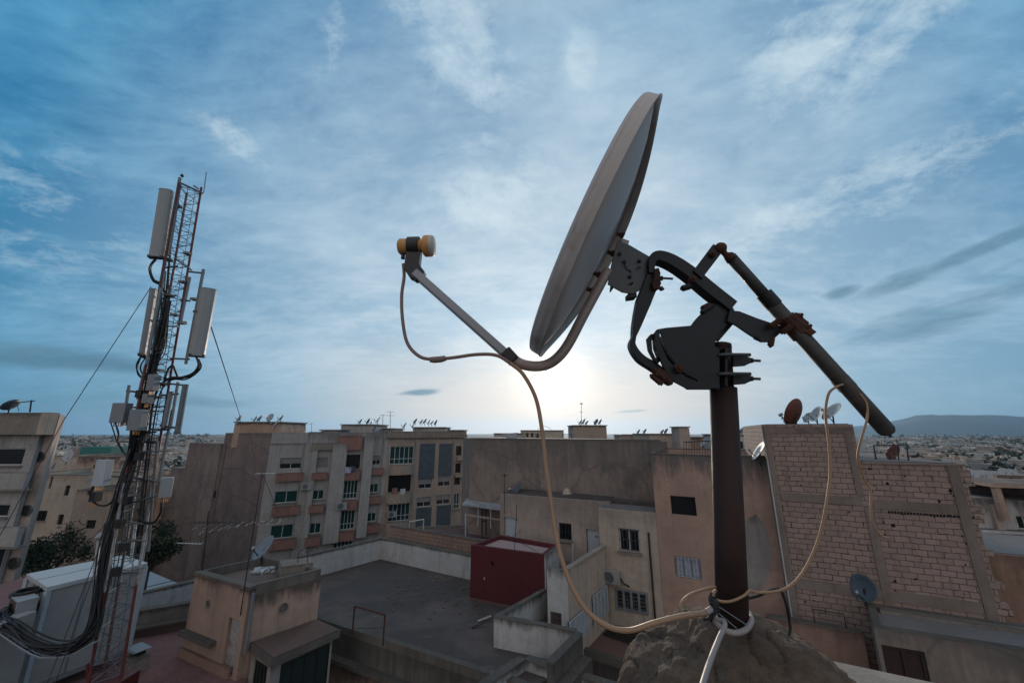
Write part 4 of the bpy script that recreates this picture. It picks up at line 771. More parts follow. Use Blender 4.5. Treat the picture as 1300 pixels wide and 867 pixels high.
# ================= patio behind the brick wall
pt=thing('patio_canopy','patio with a maroon back wall under a sheet metal canopy behind the terrace','patio',tuple(PZ(610,690,-6.8)))
pz_=-6.6; f0=PZ(540,705,pz_);
Y0=25.5; a=xy(PY(592,650,Y0+1)); b=xy(PY(640,645,Y0-.8)); zc_=PY(612,639,Y0+.5)[2]
MB().prism([xy(PY(524,690,28)),xy(PY(600,712,22.8)),xy(PY(645,712,22.8)),xy(PY(640,655,27)),xy(PY(592,655,28.5))],-18,pz_).build('floor',M['tile_dull_red'],pt)
MB().prism([a+V((.2,1.2,0)),b+V((.2,1.2,0)),b+V((.3,1.4,0)),a+V((.3,1.4,0))],pz_,zc_-.15).build('back_wall',M['paint_maroon'],pt)
MB().prism([a+V((-.2,-.6,0)),b+V((0,-.6,0)),b+V((0,1.5,0)),a+V((-.2,1.5,0))],zc_-.1,zc_).build('canopy',M['sheet_metal'],pt)
for u,v0,v1,Y in((591,652,686,25.2),(607,641,668,25.6),(623,642,670,25.0)): MB().tube([PY(u,v0,Y),PY(u,v1,Y)],.045,6).build('post',M['white_paint'],pt)
m=MB(); 
for u in(612,617): m.tube([PY(u,643,25.8),PY(u,680,25.8)],.04,6)
m.tube([PY(612,645,25.8),PY(617,645,25.8)],.03,6); m.tube([PY(612,661,25.8),PY(617,661,25.8)],.03,6); m.build('door_frame',M['iron'],pt)
MB().bar(PY(591,653,25.2),PY(636,660,24.2),.08).build('rail',M['plaster_tan'],pt)
w0_=PY(528,676,29); w1_=PY(590,658,29.5); d=thing('low_wall','low white-coped garden wall slanting behind the brown brick wall','wall',tuple(xy(w0_)+V((0,0,-8)))); MB().prism([xy(w0_),xy(w1_),xy(w1_)+V((.1,.2,0)),xy(w0_)+V((.1,.2,0))],-10,PY(560,668,29.2)[2]).build('wall_panel',M['plaster_grey'],d)
f=thing('white_frame','white metal frame standing behind the brick wall of the terrace','frame',tuple(PY(530,680,24.5)))
for u in(520,538): MB().tube([PY(u+(0 if u>530 else 0),659+(3 if u<530 else 0),24.9),PY(u-1,678,24.9)],.035,6).build('post',M['white_paint'],f)
MB().tube([PY(520,662,24.9),PY(538,659,24.9)],.035,6).build('top_rail',M['white_paint'],f)
# bird-house-like vent on the flat roof
p=PY(720,629,23); tag(MB().lathe(p+V((0,0,-.25)),V((0,0,1)),[(.001,0),(.28,0),(.28,.35),(.16,.6),(.001,.68)],12).build('roof_vent',M['plaster_cream'],smooth=False),'little cream vent cowl on the flat roof in front of the bare wall','vent')
# ================= L : house lower right
zt=-5.9; l0=PZ(1095,766,zt); l1=PZ(1109,797,zt); l2=PZ(1300,827,zt); ld=(xy(l2)-xy(l1)).normalized(); bl=xy(HIT(1100,762,K0,K0+Kd)[2])-kn*.05
lq=(bl-xy(l1)); l3=xy(l1)+ld*4.9
ll=thing('low_house','low house with a dark plank door and a walled grey roof under the brick building','house',tuple(xy(l1)+V((0,0,-12))))
hd=rect_px(xy(l1),l3,(1128,824,1182,905)); facade(ll,xy(l1),l3,-12,zt-.02,[hd],'plaster_taupe',.2); opening(ll,xy(l1),l3,hd,'darkdoor',.2)
poly=[xy(l1),l3,l3+lq,bl]; nl=away(l1,l3)
inner=[xy(l1)+nl*.202,l3+nl*.202,l3+lq,bl]; MB().prism(inner,-12,zt-.12).build('wall',M['plaster_beige'],ll)
ringpar([p+ (V((0,0,0))) for p in poly],zt-.02+.002,zt+.03,.2,'moss_concrete',ll,'coping'); _,inn=ringpar([p+nl*.003 for p in inner],zt-.118,zt-.02,.2,'moss_concrete',ll)
MB().prism([p.lerp(sum(inn,V((0,0,0)))/4,.01) for p in inn],zt-.116,zt-.09).build('roof',M['roof_grey'],ll)
MB().prism([poly[3]+lq.normalized()*-.55+ld*.3,poly[2]-lq.normalized()*.55-ld*.3,poly[2]-lq.normalized()*.25-ld*.3,poly[3]-lq.normalized()*.25+ld*.3],zt-.088,zt+.02).build('step',M['concrete'],ll)
p=PZ(1213,788,zt-.08); m=MB(); rn=random.Random(2)
gx=9; cvs=[p+V(((i-4)*.05+ (j-3)*.01,(j-3)*.04,.03+.05*mnoise.noise(V((i*.6,j*.6,0)))+.02)) for i in range(gx) for j in range(7)]; m.add(cvs,[[i*7+j,(i+1)*7+j,(i+1)*7+j+1,i*7+j+1] for i in range(gx-1) for j in range(6) if not(i>4 and j>3)])
tag(m.build('cyan_cloth',M['cyan_cloth'],solid=.01),'crumpled cyan cloth dropped on the low grey roof under the brick building','cloth')
# lower bits left of L: small yard wall and rail
A=PZ(985,786,-6.9); 
yw=thing('yard_wall','short orange wall with a dark rail in front of the bare brick wall','wall',tuple(xy(l1)+V((-2,0,-12)))); ya=xy(HIT(975,788,K0-kn*.9,K0-kn*.9+Kd)[2]); yb=xy(HIT(1096,805,K0-kn*.9,K0-kn*.9+Kd)[2]); zy=HIT(1040,795,K0-kn*.9,K0-kn*.9+Kd)[1]
MB().prism([ya,yb,yb+kn*.25,ya+kn*.25],-12,zy).build('wall_panel',M['plaster_orange'],yw); MB().prism([ya-kn*.02,yb-kn*.02,yb+kn*.27,ya+kn*.27],zy+.002,zy+.06).build('coping',M['moss_concrete'],yw); MB().prism([ya+kn*.28,yb+kn*.28,yb+kn*.88,ya+kn*.88],-12,zy-.3).build('floor',M['concrete_dark'],yw)
r0=HIT(1032,773,K0-kn*.8,K0-kn*.8+Kd)[2]; r1=HIT(1071,778,K0-kn*.8,K0-kn*.8+Kd)[2]; m=MB(); m.tube([V((r0.x,r0.y,zy)),r0,V((r1.x,r1.y,r0.z)),V((r1.x,r1.y,zy))],.018,6); m.build('rail',M['iron'],yw)
# ================= satellite dishes on roofs
def small_dish(label,loc,r,az,el,mat='pale_dish',group=None,first=[None],tilt=0):
    key=mat
    t=thing('satellite_dish',label,'satellite dish',(0,0,0),group); h=r*1.35; c=V((0,0,h)); n_=V((0,-math.cos(rad(el)),math.sin(rad(el))))
    MB().tube([V((0,.0,-.0)),V((0,.06*r,h*.85)),c-n_*.22*r],.045*r+.012,6).build('mast_tube',M['iron'],t)
    MB().lathe(c,n_,[(.001,-.16*r),(.35*r,-.14*r),(.7*r,-.07*r),(r,.04*r),(1.02*r,.03*r),(.7*r,-.09*r),(.35*r,-.16*r),(.001,-.18*r)],26).build('reflector',M[mat],t,smooth=True)
    f_=c+n_*.95*r+V((0,0,-.45*r)); MB().tube([c-V((0,0,.98*r))-n_*.02,f_-V((0,0,.1*r)),f_],.03*r+.006,5).build('feed_arm',M['iron'],t)
    MB().tube([f_+V((0,-.1*r,-.06*r)),f_+V((0,.12*r,.04*r))],.09*r+.01,8).build('feed_horn',M['pale_dish'],t)
    t.location=loc; t.rotation_euler=(0,0,rad(az)); return t
# az: 0 faces the camera (-Y), -90 faces left (-X)
PDz=lambda u,v,Y: PY(u,v,Y)
specs=[ # u, v(foot), Y, radius, az, el, material, label, group
(303,537,41,.42,-70,30,'pale_dish','leftmost dish on the pink rooftop room above the brown wall'),(323,537,41,.40,-60,25,'pale_dish','second dish from the left on the pink rooftop room'),(329,537,41.5,.42,-75,35,'pale_dish','third dish from the left on the pink rooftop room, close behind the second'),
(342,537,41,.46,-20,20,'pale_dish','roundest dish on the pink rooftop room, facing the camera'),(356,537,41,.44,-70,35,'pale_dish','rightmost dish on the pink rooftop room above the brown wall'),(349,545,39.5,.5,-50,30,'pale_dish','dish standing lower than the others beside the pink rooftop room'),
(457,540,46,.40,-80,35,'dark_dish','leftmost dark dish of the roof left of the tv aerials'),(467,540,46,.42,-85,30,'dark_dish','upright narrow dark dish second from left by the tv aerials'),(471,540,46.5,.36,-70,30,'dark_dish','small dark dish tucked between two others by the tv aerials'),(479,540,46,.52,-65,35,'pale_dish','largest pale dish just left of the tv aerials'),
(475,549,44,.36,-50,30,'dark_dish','dark dish hanging lower on the front of the long block roof'),(513,546,48,.48,-80,35,'dark_dish','tilted dark dish alone between the two rooftop rooms'),(524,545,48,.44,-75,35,'dark_dish','dark dish at the left corner of the rooftop room crowned by dishes'),
(527,539.5,49,.40,-95,35,'dark_dish','first dark dish on top of the room crowned by dishes, left end'),(534.5,540,49,.40,-85,35,'dark_dish','second dark dish on top of the room crowned by dishes'),(539,540,49.5,.44,-88,38,'dark_dish','third and tallest dark dish on top of the room crowned by dishes'),(544,540.5,49,.42,-80,30,'dark_dish','fourth dark dish on top of the room crowned by dishes'),(548,541,49.5,.38,-85,40,'dark_dish','fifth dark dish on top of the room crowned by dishes'),(553,541,49,.38,-60,25,'dark_dish','last dark dish on top of the room crowned by dishes, right end'),
(569,551,47,.34,-60,30,'dark_dish','left one of two dark dishes low at the right end of the tan building'),(574,552,47,.34,-80,35,'dark_dish','right one of two dark dishes low at the right end of the tan building'),
(737,541,50,.42,-85,38,'dark_dish','first dark dish on the rooftop room behind the bare wall'),(741,541,50.5,.48,-85,35,'dark_dish','second and largest dark dish on the rooftop room behind the bare wall'),(745,541,50,.36,-80,38,'dark_dish','third dark dish on the rooftop room behind the bare wall'),(757,541,50,.44,-70,30,'dark_dish','fourth dark dish on the rooftop room behind the bare wall'),(762,541,50,.44,-85,35,'dark_dish','rightmost dark dish on the rooftop room behind the bare wall'),
(811,552,62,.42,-85,35,'dark_dish','dark dish at the left end of the distant beige roof'),(819,552,62,.46,-85,35,'dark_dish','dark dish at the right end of the distant beige roof'),(841,552,45,.30,-85,35,'dark_dish','left one of two dark dishes on the cream house with the arched opening'),(846,552,45,.36,-85,35,'dark_dish','right one of two dark dishes on the cream house with the arched opening'),
(893,569,40,.40,-80,40,'pale_dish','pale dish behind the fence left of the rusty pole'),(943,553,40,.40,-85,35,'dark_dish','dark dish on the white house right of the rusty pole'),
(10,525,23,.42,-85,40,'dark_dish','dark dish on the roof edge of the left edge building'),
(331,716,14.8,.43,-38,38,'panel_grey','mesh-like pale dish standing at the back of the peach hut roof'),
(1001,540,17,.26,-98,30,'pale_dish','leftmost small pale dish on the brick building roof'),(1005,540,16.9,.26,-100,30,'pale_dish','pale dish half hidden behind the big brown one on the brick roof'),(1027,539,17,.26,-90,30,'pale_dish','small pale dish between the brown dish and the white ones'),(1038,539,16.3,.36,-98,30,'pale_dish','white dish in the middle of the brick building roof'),(1059,540,15.7,.45,-98,42,'pale_dish','largest white dish, at the right of the brick building roof'),
(1012,548,16.2,.62,-155,22,'rust_dish','big rust-brown dish on the brick building roof'),
(966,590,16.3,.46,-108,35,'pale_dish','white dish fixed at the left edge of the brick building'),(1137,587,15.5,.32,-100,30,'rust_dish','rusty white dish inside the black roof frame on the lower brick roof'),
(1100,767,14.8,.42,-72,12,'dark_dish','dark blue-grey dish on the corner of the low grey roof'),
(1235,611,40,.55,-30,30,'pale_dish','left white dish on the small blue-white house'),(1247,611,40,.5,-30,30,'pale_dish','middle white dish on the small blue-white house'),(1253,611,40,.5,-40,30,'pale_dish','right white dish on the small blue-white house'),
(1277,606,52,.55,-30,30,'pale_dish','left white dish on the ochre house at the right edge'),(1286,606,52,.5,-30,30,'pale_dish','right white dish on the ochre house at the right edge'),
(83,590,60,.9,-10,20,'pale_dish','round grey dish on the small house left of the mast'),(67,596,50,.4,-30,20,'dark_dish','dark dish on the cream house beside the left edge building'),
(655,638,24,.55,-75,40,'dark_dish','dark dish leaning over the beige house roof'),
]
for u,v,Y,r,az,el,mt_,lb in specs:
    p=PY(u,v,Y); d=small_dish(lb,p-V((0,0,.04)),r,az,el,mt_,'satellite dishes on the roofs')
    base=MB().box(p-V((0,0,.1)),V((.12,0,0)),V((0,.12,0)),V((0,0,.1))); 
# ================= aerials
def yagi(parent,c,d,n,ln,w,mat='iron',vert=False,r=.008):
    c=V(c); d=V(d).normalized(); s=d.cross(V((0,0,1))).normalized() if not vert else V((0,0,1)); m=MB(); m.tube([c-d*ln/2,c+d*ln/2],r*1.5,5)
    for i in range(n): q=c+d*ln*(i/(n-1)-.5); k=w*(1-.35*i/n); m.tube([q-s*k/2,q+s*k/2],r,4)
    return m.build('yagi_antenna',M[mat],parent)
def aerial(label,base,h,ants,lean=(0,0,0),r=.02,group='television aerials'):
    t=thing('tv_aerial',label,'aerial',tuple(base),group); b=V(base); top=b+V((0,0,h))+V(lean); MB().tube([b,top],r,6).build('mast_tube',M['iron'],t)
    for (f_,d,n,ln,w,*o) in ants: yagi(t,b.lerp(top,f_)+V(o[0] if o else (0,0,0)),d,n,ln,w,o[1] if len(o)>1 else 'iron',r=r*.4)
    return t
b=PY(253,760,15.2); tp=PY(265,648,15.0); aerial('tall dark aerial mast with wide tv antennas on the left corner of the peach hut',b,tp.z-b.z,[(.86,V((1,-.15,.03)),12,1.9,.55,V((.3,0,0))),(.8,V((1,.3,0)),9,2.6,.9,V((1.2,0,.12)),'wire_steel'),(.62,V((-1,0,.03)),8,.9,.2,V((-.6,0,0)),'white_paint')],(tp.x-b.x,tp.y-b.y,0))
b=PY(305,781,13.7); tp=PY(333,600,13.4); aerial('very tall thin aerial mast at the near corner of the peach hut',b,tp.z-b.z,[(.995,V((1,.2,0)),5,.5,.3,V((.1,0,0)),'white_paint'),(.6,V((1,.5,.1)),10,2.2,.5,V((-.6,.3,0)),'mast_steel')],(tp.x-b.x,tp.y-b.y,0),r=.016)
b=PY(651,723,17.7); tp=PY(656,637,18.6); aerial('thin aerial with a slanted yagi rising from the maroon hut roof',V((b.x,b.y,-6.2)),tp.z+6.2,[(.52,V((1,.2,-.55)),10,1.5,.4,V((.3,0,-.1))),(.6,V((1,.3,.6)),3,.6,.5)],(tp.x-b.x,.3,0),r=.015)
for lb,u,v0,v1,Y,an in (('left one of the two tv aerials on the long block roof',486,543,526,46,[(.95,V((1,0,0)),4,.5,.3)]),('taller right one of the two tv aerials on the long block roof',495.5,544,522,46,[(.97,V((1,0,0)),3,.9,.3),(.75,V((1,.2,0)),6,1.0,.4)]),
  ('tall aerial above the rooftop room behind the bare wall',738,541,511,50,[(.95,V((.2,1,0)),7,1.1,.5),(.6,V((.2,1,0)),4,.6,.4)]),('thin aerial beside the beige house canopy',640.5,652,601,22,[(.95,V((.2,1,0)),4,.5,.3)]),('small aerial on the right roof of the pale apartment block',395.5,549,537,40,[(.9,V((1,0,0)),4,.4,.3)])):
    a=PY(u,v0,Y); b_=PY(u,v1,Y); aerial(lb,a,b_.z-a.z,an,(b_.x-a.x,0,0),r=.03 if Y>40 else .018)
# roof frames and fences
def frame(label,pts,r,mat='iron',name='guard_rail',cat='frame'):
    t=thing(name,label,cat,tuple(pts[0])); MB().tube(pts,r,6).build('rail',M[mat],t); return t
Yr=15.9
t=frame('black square tube frame on the lower brick roof',[PY(1113,587,15.4),PY(1109,565.5,15.4),PY(1151,564.8,14.9),PY(1154,589,14.9)],.03)
for u in (1130,1141): MB().tube([PY(u,587,15.2),PY(u-1,566 if u>1135 else 580,15.2)],.02,5).build('post',M['iron'],t)
tag(MB().prism([xy(PY(1096,589,16.6)),xy(PY(1205,589,16.0)),xy(PY(1205,589,16.0))+kn*.2,xy(PY(1096,589,16.6))+kn*.2],zk2,PY(1150,581,16.3)[2]).build('parapet_wall',M['plaster_tan']),'tan parapet on the far side of the lower brick roof','parapet')
t=thing('roof_fence','thin iron fence on the salmon house roof left of the pole','fence',tuple(PY(868,577,22))); MB().tube([PY(868,561,22),PY(915,559,22)],.03,5).build('top_rail',M['iron'],t); m=MB()
for i in range(14): m.tube([PY(868+i*3.4,577,22),PY(868+i*3.4,560.7,22)],.014,4)
m.build('bars',M['iron'],t)
frame('thin goal-shaped frame on the pale apartment block roof',[PY(370.5,549,40),PY(371,541,40),PY(388,541.5,40),PY(388.5,549,40)],.03,'zinc')
frame('small wire frame on the roof over the bare wall',[PY(656,560,40),PY(657,550,40),PY(680,551,40),PY(680,560,40)],.03,'iron')
frame('round hoop over the distant cream house',spline([PY(680,558,58),PY(683,545,58),PY(692,541,58),PY(700,546,58),PY(703,558,58)],5),.03,'zinc')
frame('low wire frame right of the distant cream house',[PY(713,560,40),PY(714,551,40),PY(725.5,551,40),PY(726,560,40)],.03,'iron')
m=MB(); a=PY(629,556,30);m.prism([a,a+V((1.4,0,0)),a+V((1.4,.1,0)),a+V((0,.1,0))],a.z,a.z+.02)
t=thing('roof_tarp','pale triangular tarpaulin hanging over the left end of the bare wall','tarpaulin',tuple(PY(640,556,27.5))); q=[PY(636,551,27),PY(657,549,26.6),PY(655,561,26.5),PY(650,560,26.7)]; mm=MB(); mm.add(q,[[0,1,2,3]]); mm.build('sheet',M['zinc'],t,solid=.02)
t=thing('aerial_bracket','thin metal aerial bracket beside the dish on the left edge building','bracket',tuple(PY(40,522,23))); m=MB(); m.tube([PY(38,523,23),PY(40,508,23)],.04,5); m.tube([PY(20,511,23),PY(44,509,23)],.03,5); m.tube([PY(24,522,23),PY(21,511,23)],.02,4); m.build('bar',M['iron'],t)
frame('black cage on the far roof right of the rusty pole',[PY(950,553,38),PY(950,548,38),PY(962,548,38),PY(962,553,38)],.03,'iron')

rn=random.Random(41); m=MB()
for i in range(60):
    p=PZ(rn.gauss(560,40),rn.gauss(755,14),T+.03); a=rn.uniform(0,6.28); k=rn.uniform(.02,.07); m.box(p,V((math.cos(a)*k*1.8,math.sin(a)*k*1.8,0)),V((-math.sin(a)*k,math.cos(a)*k,0)),V((0,0,.012)))
tag(m.build('roof_litter',M['bark']),'dark scraps and grit scattered over the pinkish part of the dark terrace','litter',kind='stuff')
# ================= equipment shelter
zs=-4.5; a=PZ(60,745,zs);b=PZ(188,714,zs);c=PZ(157,704,zs);d=PZ(34,728,zs); P4=[xy(a),xy(b),xy(c),xy(d)]
sh=thing('equipment_shelter','white panelled equipment shelter with a flat lid beside the telecom mast','equipment shelter',tuple(sum(P4,V((0,0,0)))/4+V((0,0,T))))
cc=sum(P4,V((0,0,0)))/4; ins=[p.lerp(cc,.05) for p in P4]; zb=-7.1
MB().prism(ins,zb,zs-.13).build('wall',M['shelter_panel'],sh); MB().prism(P4,zs-.128,zs).build('lid',M['white_paint'],sh,bevel=.012)
MB().bar(P4[0].lerp(P4[3],.5)+V((0,0,zs+.004)),P4[1].lerp(P4[2],.5)+V((0,0,zs+.004)),.03,.012).build('lid_seam',M['zinc'],sh)
for i,p in enumerate(ins):
    q=p+(p-cc).normalized()*.02; MB().box(q+V((0,0,(zb+zs-.13)/2)),V((.06,0,0)),V((0,.06,0)),V((0,0,(zs-.14-zb)/2))).build('corner_post',M['blue_white_paint'],sh)
m=MB()
for f_ in (.36,.68):
    for A_,B_ in ((ins[0],ins[1]),(ins[3],ins[0])): p=A_.lerp(B_,f_); m.box(p+(p-cc).normalized()*.012+V((0,0,(zb+zs-.13)/2)),V((.012,0,0)),V((0,.012,0)),V((0,0,(zs-.16-zb)/2)))
m.build('panel_seam',M['zinc'],sh)
m=MB()
for p in ins: m.box(p.lerp(cc,.06)+V((0,0,(T+zb)/2)),V((.06,0,0)),V((0,.06,0)),V((0,0,(zb-T)/2-.004)))
m.bar(ins[0]+V((0,0,zb-.06)),ins[1]+V((0,0,zb-.06)),.1); m.bar(ins[3]+V((0,0,zb-.06)),ins[0]+V((0,0,zb-.06)),.1); m.build('base_frame',M['zinc'],sh)
# side cabinet + air conditioner at the left
p=PY(-8,822,11.6); cb=thing('equipment_cabinet','pale grey cabinet cut by the lower left corner','cabinet',(p.x-.7,p.y,T)); MB().box(V((p.x-.62,p.y+.1,(T+p.z+.65)/2)),V((.9,0,0)),V((0,.45,0)),V((0,0,(p.z+.65-T)/2))).build('casing',M['shelter_panel'],cb,bevel=.01); MB().box(V((p.x-.1,p.y-.36,p.z-.3)),V((.012,0,0)),V((0,.02,0)),V((0,0,.9))).build('door_seam',M['iron'],cb)
p=(xy(d)+xy(a))/2+ (xy(d)-xy(b)).normalized()*0; dirl=(xy(a)-xy(b)).normalized(); q=HIT(28,770,xy(a)+dirl*.35,xy(d)+dirl*.35)[2]
ax_=(xy(a)-xy(d)).normalized(); ac2=thing('air_conditioner','pale air conditioner with slatted side on the end wall of the equipment shelter','air conditioner',tuple(q)); MB().box(q,ax_*.42,dirl*.2,V((0,0,.27))).build('casing',M['panel_white'],ac2,bevel=.01)
m=MB()
for i in range(9): m.box(q+dirl*.205+V((0,0,-.22+.055*i)),ax_*.34,dirl*.008,V((0,0,.014)))
for i in range(9): m.box(q-ax_*.425+V((0,0,-.22+.055*i)),ax_*.008,dirl*.15,V((0,0,.014)))
m.build('slat_grille',M['rust'],ac2)
p=PZ(172,838,T+.3); bx=thing('battery_box','small open-lidded grey box on the paving under the shelter corner','box',tuple(xy(p)+V((0,0,T)))); MB().box(V((p.x,p.y,T+.22)),E1*.28,E2*.25,V((0,0,.21))).build('casing',M['concrete'],bx); MB().box(V((p.x-.1,p.y+.1,T+.6)),E1*.36,E2*.2,V((0.05,0,.02))).build('lid',M['panel_grey'],bx); MB().box(V((p.x-.1,p.y+.15,T+.5)),E1*.2,E2*.12,V((0,0,.1))).build('inner_box',M['iron'],bx)
# ================= telecom mast
zT=PY(240,240,12).z; xT=PY(240,240,12).x; zB=PY(136,830,12).z; xB=PY(138,830,12).x
def AX(z): k=(z-zB)/(zT-zB); return V((xB+(xT-xB)*k,12.0,z))
mast=thing('telecom_mast','tall red and white lattice telecom mast hung with panel antennas','mast',(AX(T).x,12,T))
offs=[V((.36*math.cos(rad(t_)),.36*math.sin(rad(t_)),0)) for t_ in (20,140,260)]
for i,o_ in enumerate(offs): MB().tube([AX(T+.4)+o_,AX(zT+(.0 if i else .15))+o_],.036,8).build('leg',M['mast_paint'],mast)
m=MB(); z=T+.6; k=0
while z<zT:
    for i in range(3):
        p=AX(z)+offs[i];q=AX(z)+offs[(i+1)%3];r_=AX(min(z+.42,zT))+offs[(i+1)%3] if k%2 else AX(min(z+.42,zT))+offs[i]
        m.tube([p,q],.011,4); m.tube([q if k%2==0 else p,r_],.009,4)
    z+=.42;k+=1
m.build('bracing',M['mast_steel'],mast)
m=MB(); lo=V((-.22,-.30,0))*.0+V((.12,-.02,0))
for s_ in(-.1,.1): m.tube([AX(T+.5)+lo+V((s_,s_*.5,0)),AX(zT)+lo+V((s_,s_*.5,0))],.012,4)
z=T+.5
while z<zT: m.tube([AX(z)+lo+V((-.1,-.05,0)),AX(z)+lo+V((.1,.05,0))],.008,4); z+=.28
m.build('ladder',M['mast_steel'],mast)
MB().prism([AX(T)+V(q)-V((0,0,0)) for q in((-.5,-.55,0),(.5,-.4,0),(.5,.45,0),(-.5,.35,0))],T+.003,T+.95).build('base_block',M['red_steel'],mast)
MB().tube([PY(111,842,11.7),PY(111,862,11.7)],.035,6).build('stub_post',M['red_steel'],mast)
def mt(u,v,Y): return PY(u,v,Y)
def pipe(name,pts,r,mat='mast_steel',n=6): return MB().tube([PY(*p) for p in pts],r,n).build(name,M[mat],mast)
def panel(u0,v0,u1,v1,Y,w,dp,mat='panel_white',yaw=0):
    a,b=PY(u0,v0,Y),PY(u1,v1,Y); ax=(b-a).normalized(); x=V((math.cos(rad(yaw)),math.sin(rad(yaw)),0)); x=(x-ax*x.dot(ax)).normalized(); y=ax.cross(x)
    prof=[(-.5,.4),(-.5,0),(-.42,-.35),(-.2,-.5),(.2,-.5),(.42,-.35),(.5,0),(.5,.4)]; 
    if y.y<0: y=-y
    m=MB(); vs=[p+x*w*s+y*dp*t_ for p in(a,b) for s,t_ in prof]; n=8; m.add(vs,[[i,(i+1)%n,n+(i+1)%n,n+i] for i in range(n)]+[list(range(n)),list(range(n,2*n))[::-1]])
    o=m.build('panel_antenna',M[mat],mast,bevel=.01)
    m=MB(); m.box(b-ax*.01,x*w*.5,y*dp*.42,ax*.04); m.build('end_cap',M['black_plastic'],o); return a,b,x,y,o
A1=panel(211,242,198,327,11.6,.40,.22,yaw=20)
pipe('antenna_pipe',[(228.5,226,11.9),(202,372,11.9)],.05); pipe('antenna_pipe',[(229,232,11.7),(214,325,11.7)],.045)
A2=panel(196,369,182,452,11.75,.46,.2,'panel_grey',yaw=-60); pipe('antenna_pipe',[(204,366,11.5),(186,462,11.5)],.04,'panel_grey'); pipe('antenna_pipe',[(209,345,11.6),(193,450,11.6)],.03)
A3=panel(266,367,250,452,11.6,.40,.22,yaw=35)
pipe('antenna_pipe',[(258.5,342,11.7),(236,462,11.7)],.045); pipe('antenna_pipe',[(241,352,11.9),(229,410,11.9)],.045)
for p in ([(208,327,11.7),(217,329,11.9)],[(240,345,11.9),(259,347,11.7)],[(217,455,11.9),(240,456,11.7)],[(210,340,11.8),(226,338,12)],[(222,328,11.9),(243,343,12)],[(226,408,12),(236,409,11.9)],[(229,381,12),(241,382,11.9)],[(246,395,11.7),(254,396,11.6)],[(213,280,11.7),(224,281,12)],
          [(160,496,11.7),(178,498,12)],[(158,516,11.7),(185,518,12)],[(214,487,12),(234,489,11.7)],[(204,540,12),(223,543,11.7)],[(150,560,11.9),(200,562,12)],[(205,502,12),(226,500,11.8)],[(200,546,12),(214,545,11.8)],[(170,606,12),(207,612,11.9)],[(140,604,11.8),(170,606,12)],[(160,640,12),(203,628,11.8)]): pipe('bracket_arm',p,.032)
for p in ([(164,489,11.7),(156,540,11.7)],[(226,485,11.8),(216,545,11.8)],[(217,497,11.9),(209,540,11.9)],[(219,520,12),(202,610,12)],[(200,560,12),(188,700,12.2)],[(172,570,11.8),(150,660,11.8)]): pipe('antenna_pipe',p,.04)
panel(235.5,488,225,550,11.6,.14,.14,'mast_steel'); panel(217,497,208,543,11.8,.12,.12,'panel_grey')
def rru(u0,v0,u1,v1,Y,mat='panel_grey',dp=.12,yaw=0):
    c=PY((u0+u1)/2,(v0+v1)/2,Y); w=(PY(u1,(v0+v1)/2,Y)-PY(u0,(v0+v1)/2,Y)).length*.86; h=(PY((u0+u1)/2,v0,Y)-PY((u0+u1)/2,v1,Y)).length; x=V((math.cos(rad(yaw)),math.sin(rad(yaw)),0)); y=V((-x.y,x.x,0))
    o=MB().box(c,x*w/2,y*dp,V((-.04,0,1)).normalized()*h/2).build('radio_unit',M[mat],mast,bevel=.012); m=MB()
    for i in range(5): m.tube([c+x*w*(i/4-.5)*.7-V((0,0,h/2)),c+x*w*(i/4-.5)*.6-V((0,0,h/2+.12))],.014,5)
    m.build('connector',M['lnb_orange'],o); return o
rru(144,512,164,536,11.5); rru(166,520,184,546,11.4,'panel_grey'); rru(190,476,200,496,11.5); rru(184,500,192,512,11.6,'panel_grey'); rru(122,584,139,616,11.5,'blue_white_paint',.1); rru(204,606,218,631,11.5,'panel_white',.12,40); rru(118,624,126,636,11.6,'iron'); rru(161,520,168,535,11.7,'mast_steel')
pipe('lightning_rod',[(258.5,245,12),(262,219,12)],.014); MB().lathe(PY(231,224,11.95),V((0,0,1)),[(.001,-.05),(.06,0),(.03,.08),(.001,.1)],8).build('finial',M['iron'],mast); pipe('top_ring',[(226,231,11.8),(241,238,12.0),(258,246,12.1)],.035); pipe('top_ring',[(246,236,12),(252,240,12)],.03)
rn=random.Random(23)
for i in range(22):
    z=rn.uniform(-4.5,1.2) if i<15 else rn.uniform(1.5,7); p=AX(z)+V((rn.uniform(-.35,.2),rn.uniform(-.4,-.1),0)); a=rn.uniform(-.6,.9); MB().tube([p,p+V((math.cos(a),math.sin(a)*.5,rn.uniform(-.1,.1)))*rn.uniform(.3,.8)],rn.choice([.02,.028]),6).build('bracket_arm',M['mast_steel'],mast)
for i in range(6): z=-4+i*1.0; p=AX(z)+V((-.15,-.35,0)); MB().tube([p,p+V((0,0,rn.uniform(.6,1.3)))],.03,6).build('antenna_pipe',M['mast_steel'],mast)
for i in range(9): z=-3.8+i*.62; MB().box(AX(z)+V((rn.uniform(-.3,.3),-.36,0)),V((.09,0,0)),V((0,.07,0)),V((0,0,.11))).build('junction_box',M['iron'],mast)
m=MB()
for (u,v) in ((226,262),(238,322),(214,330),(247,380),(231,410),(251,396),(216,375),(178,560),(196,545),(208,487),(193,452),(222,400),(232,358),(203,470)): p=PY(u,v,11.8); m.box(p,V((.09,0,0)),V((0,.09,0)),V((0,0,.035)))
m.build('clamp',M['mast_steel'],mast)
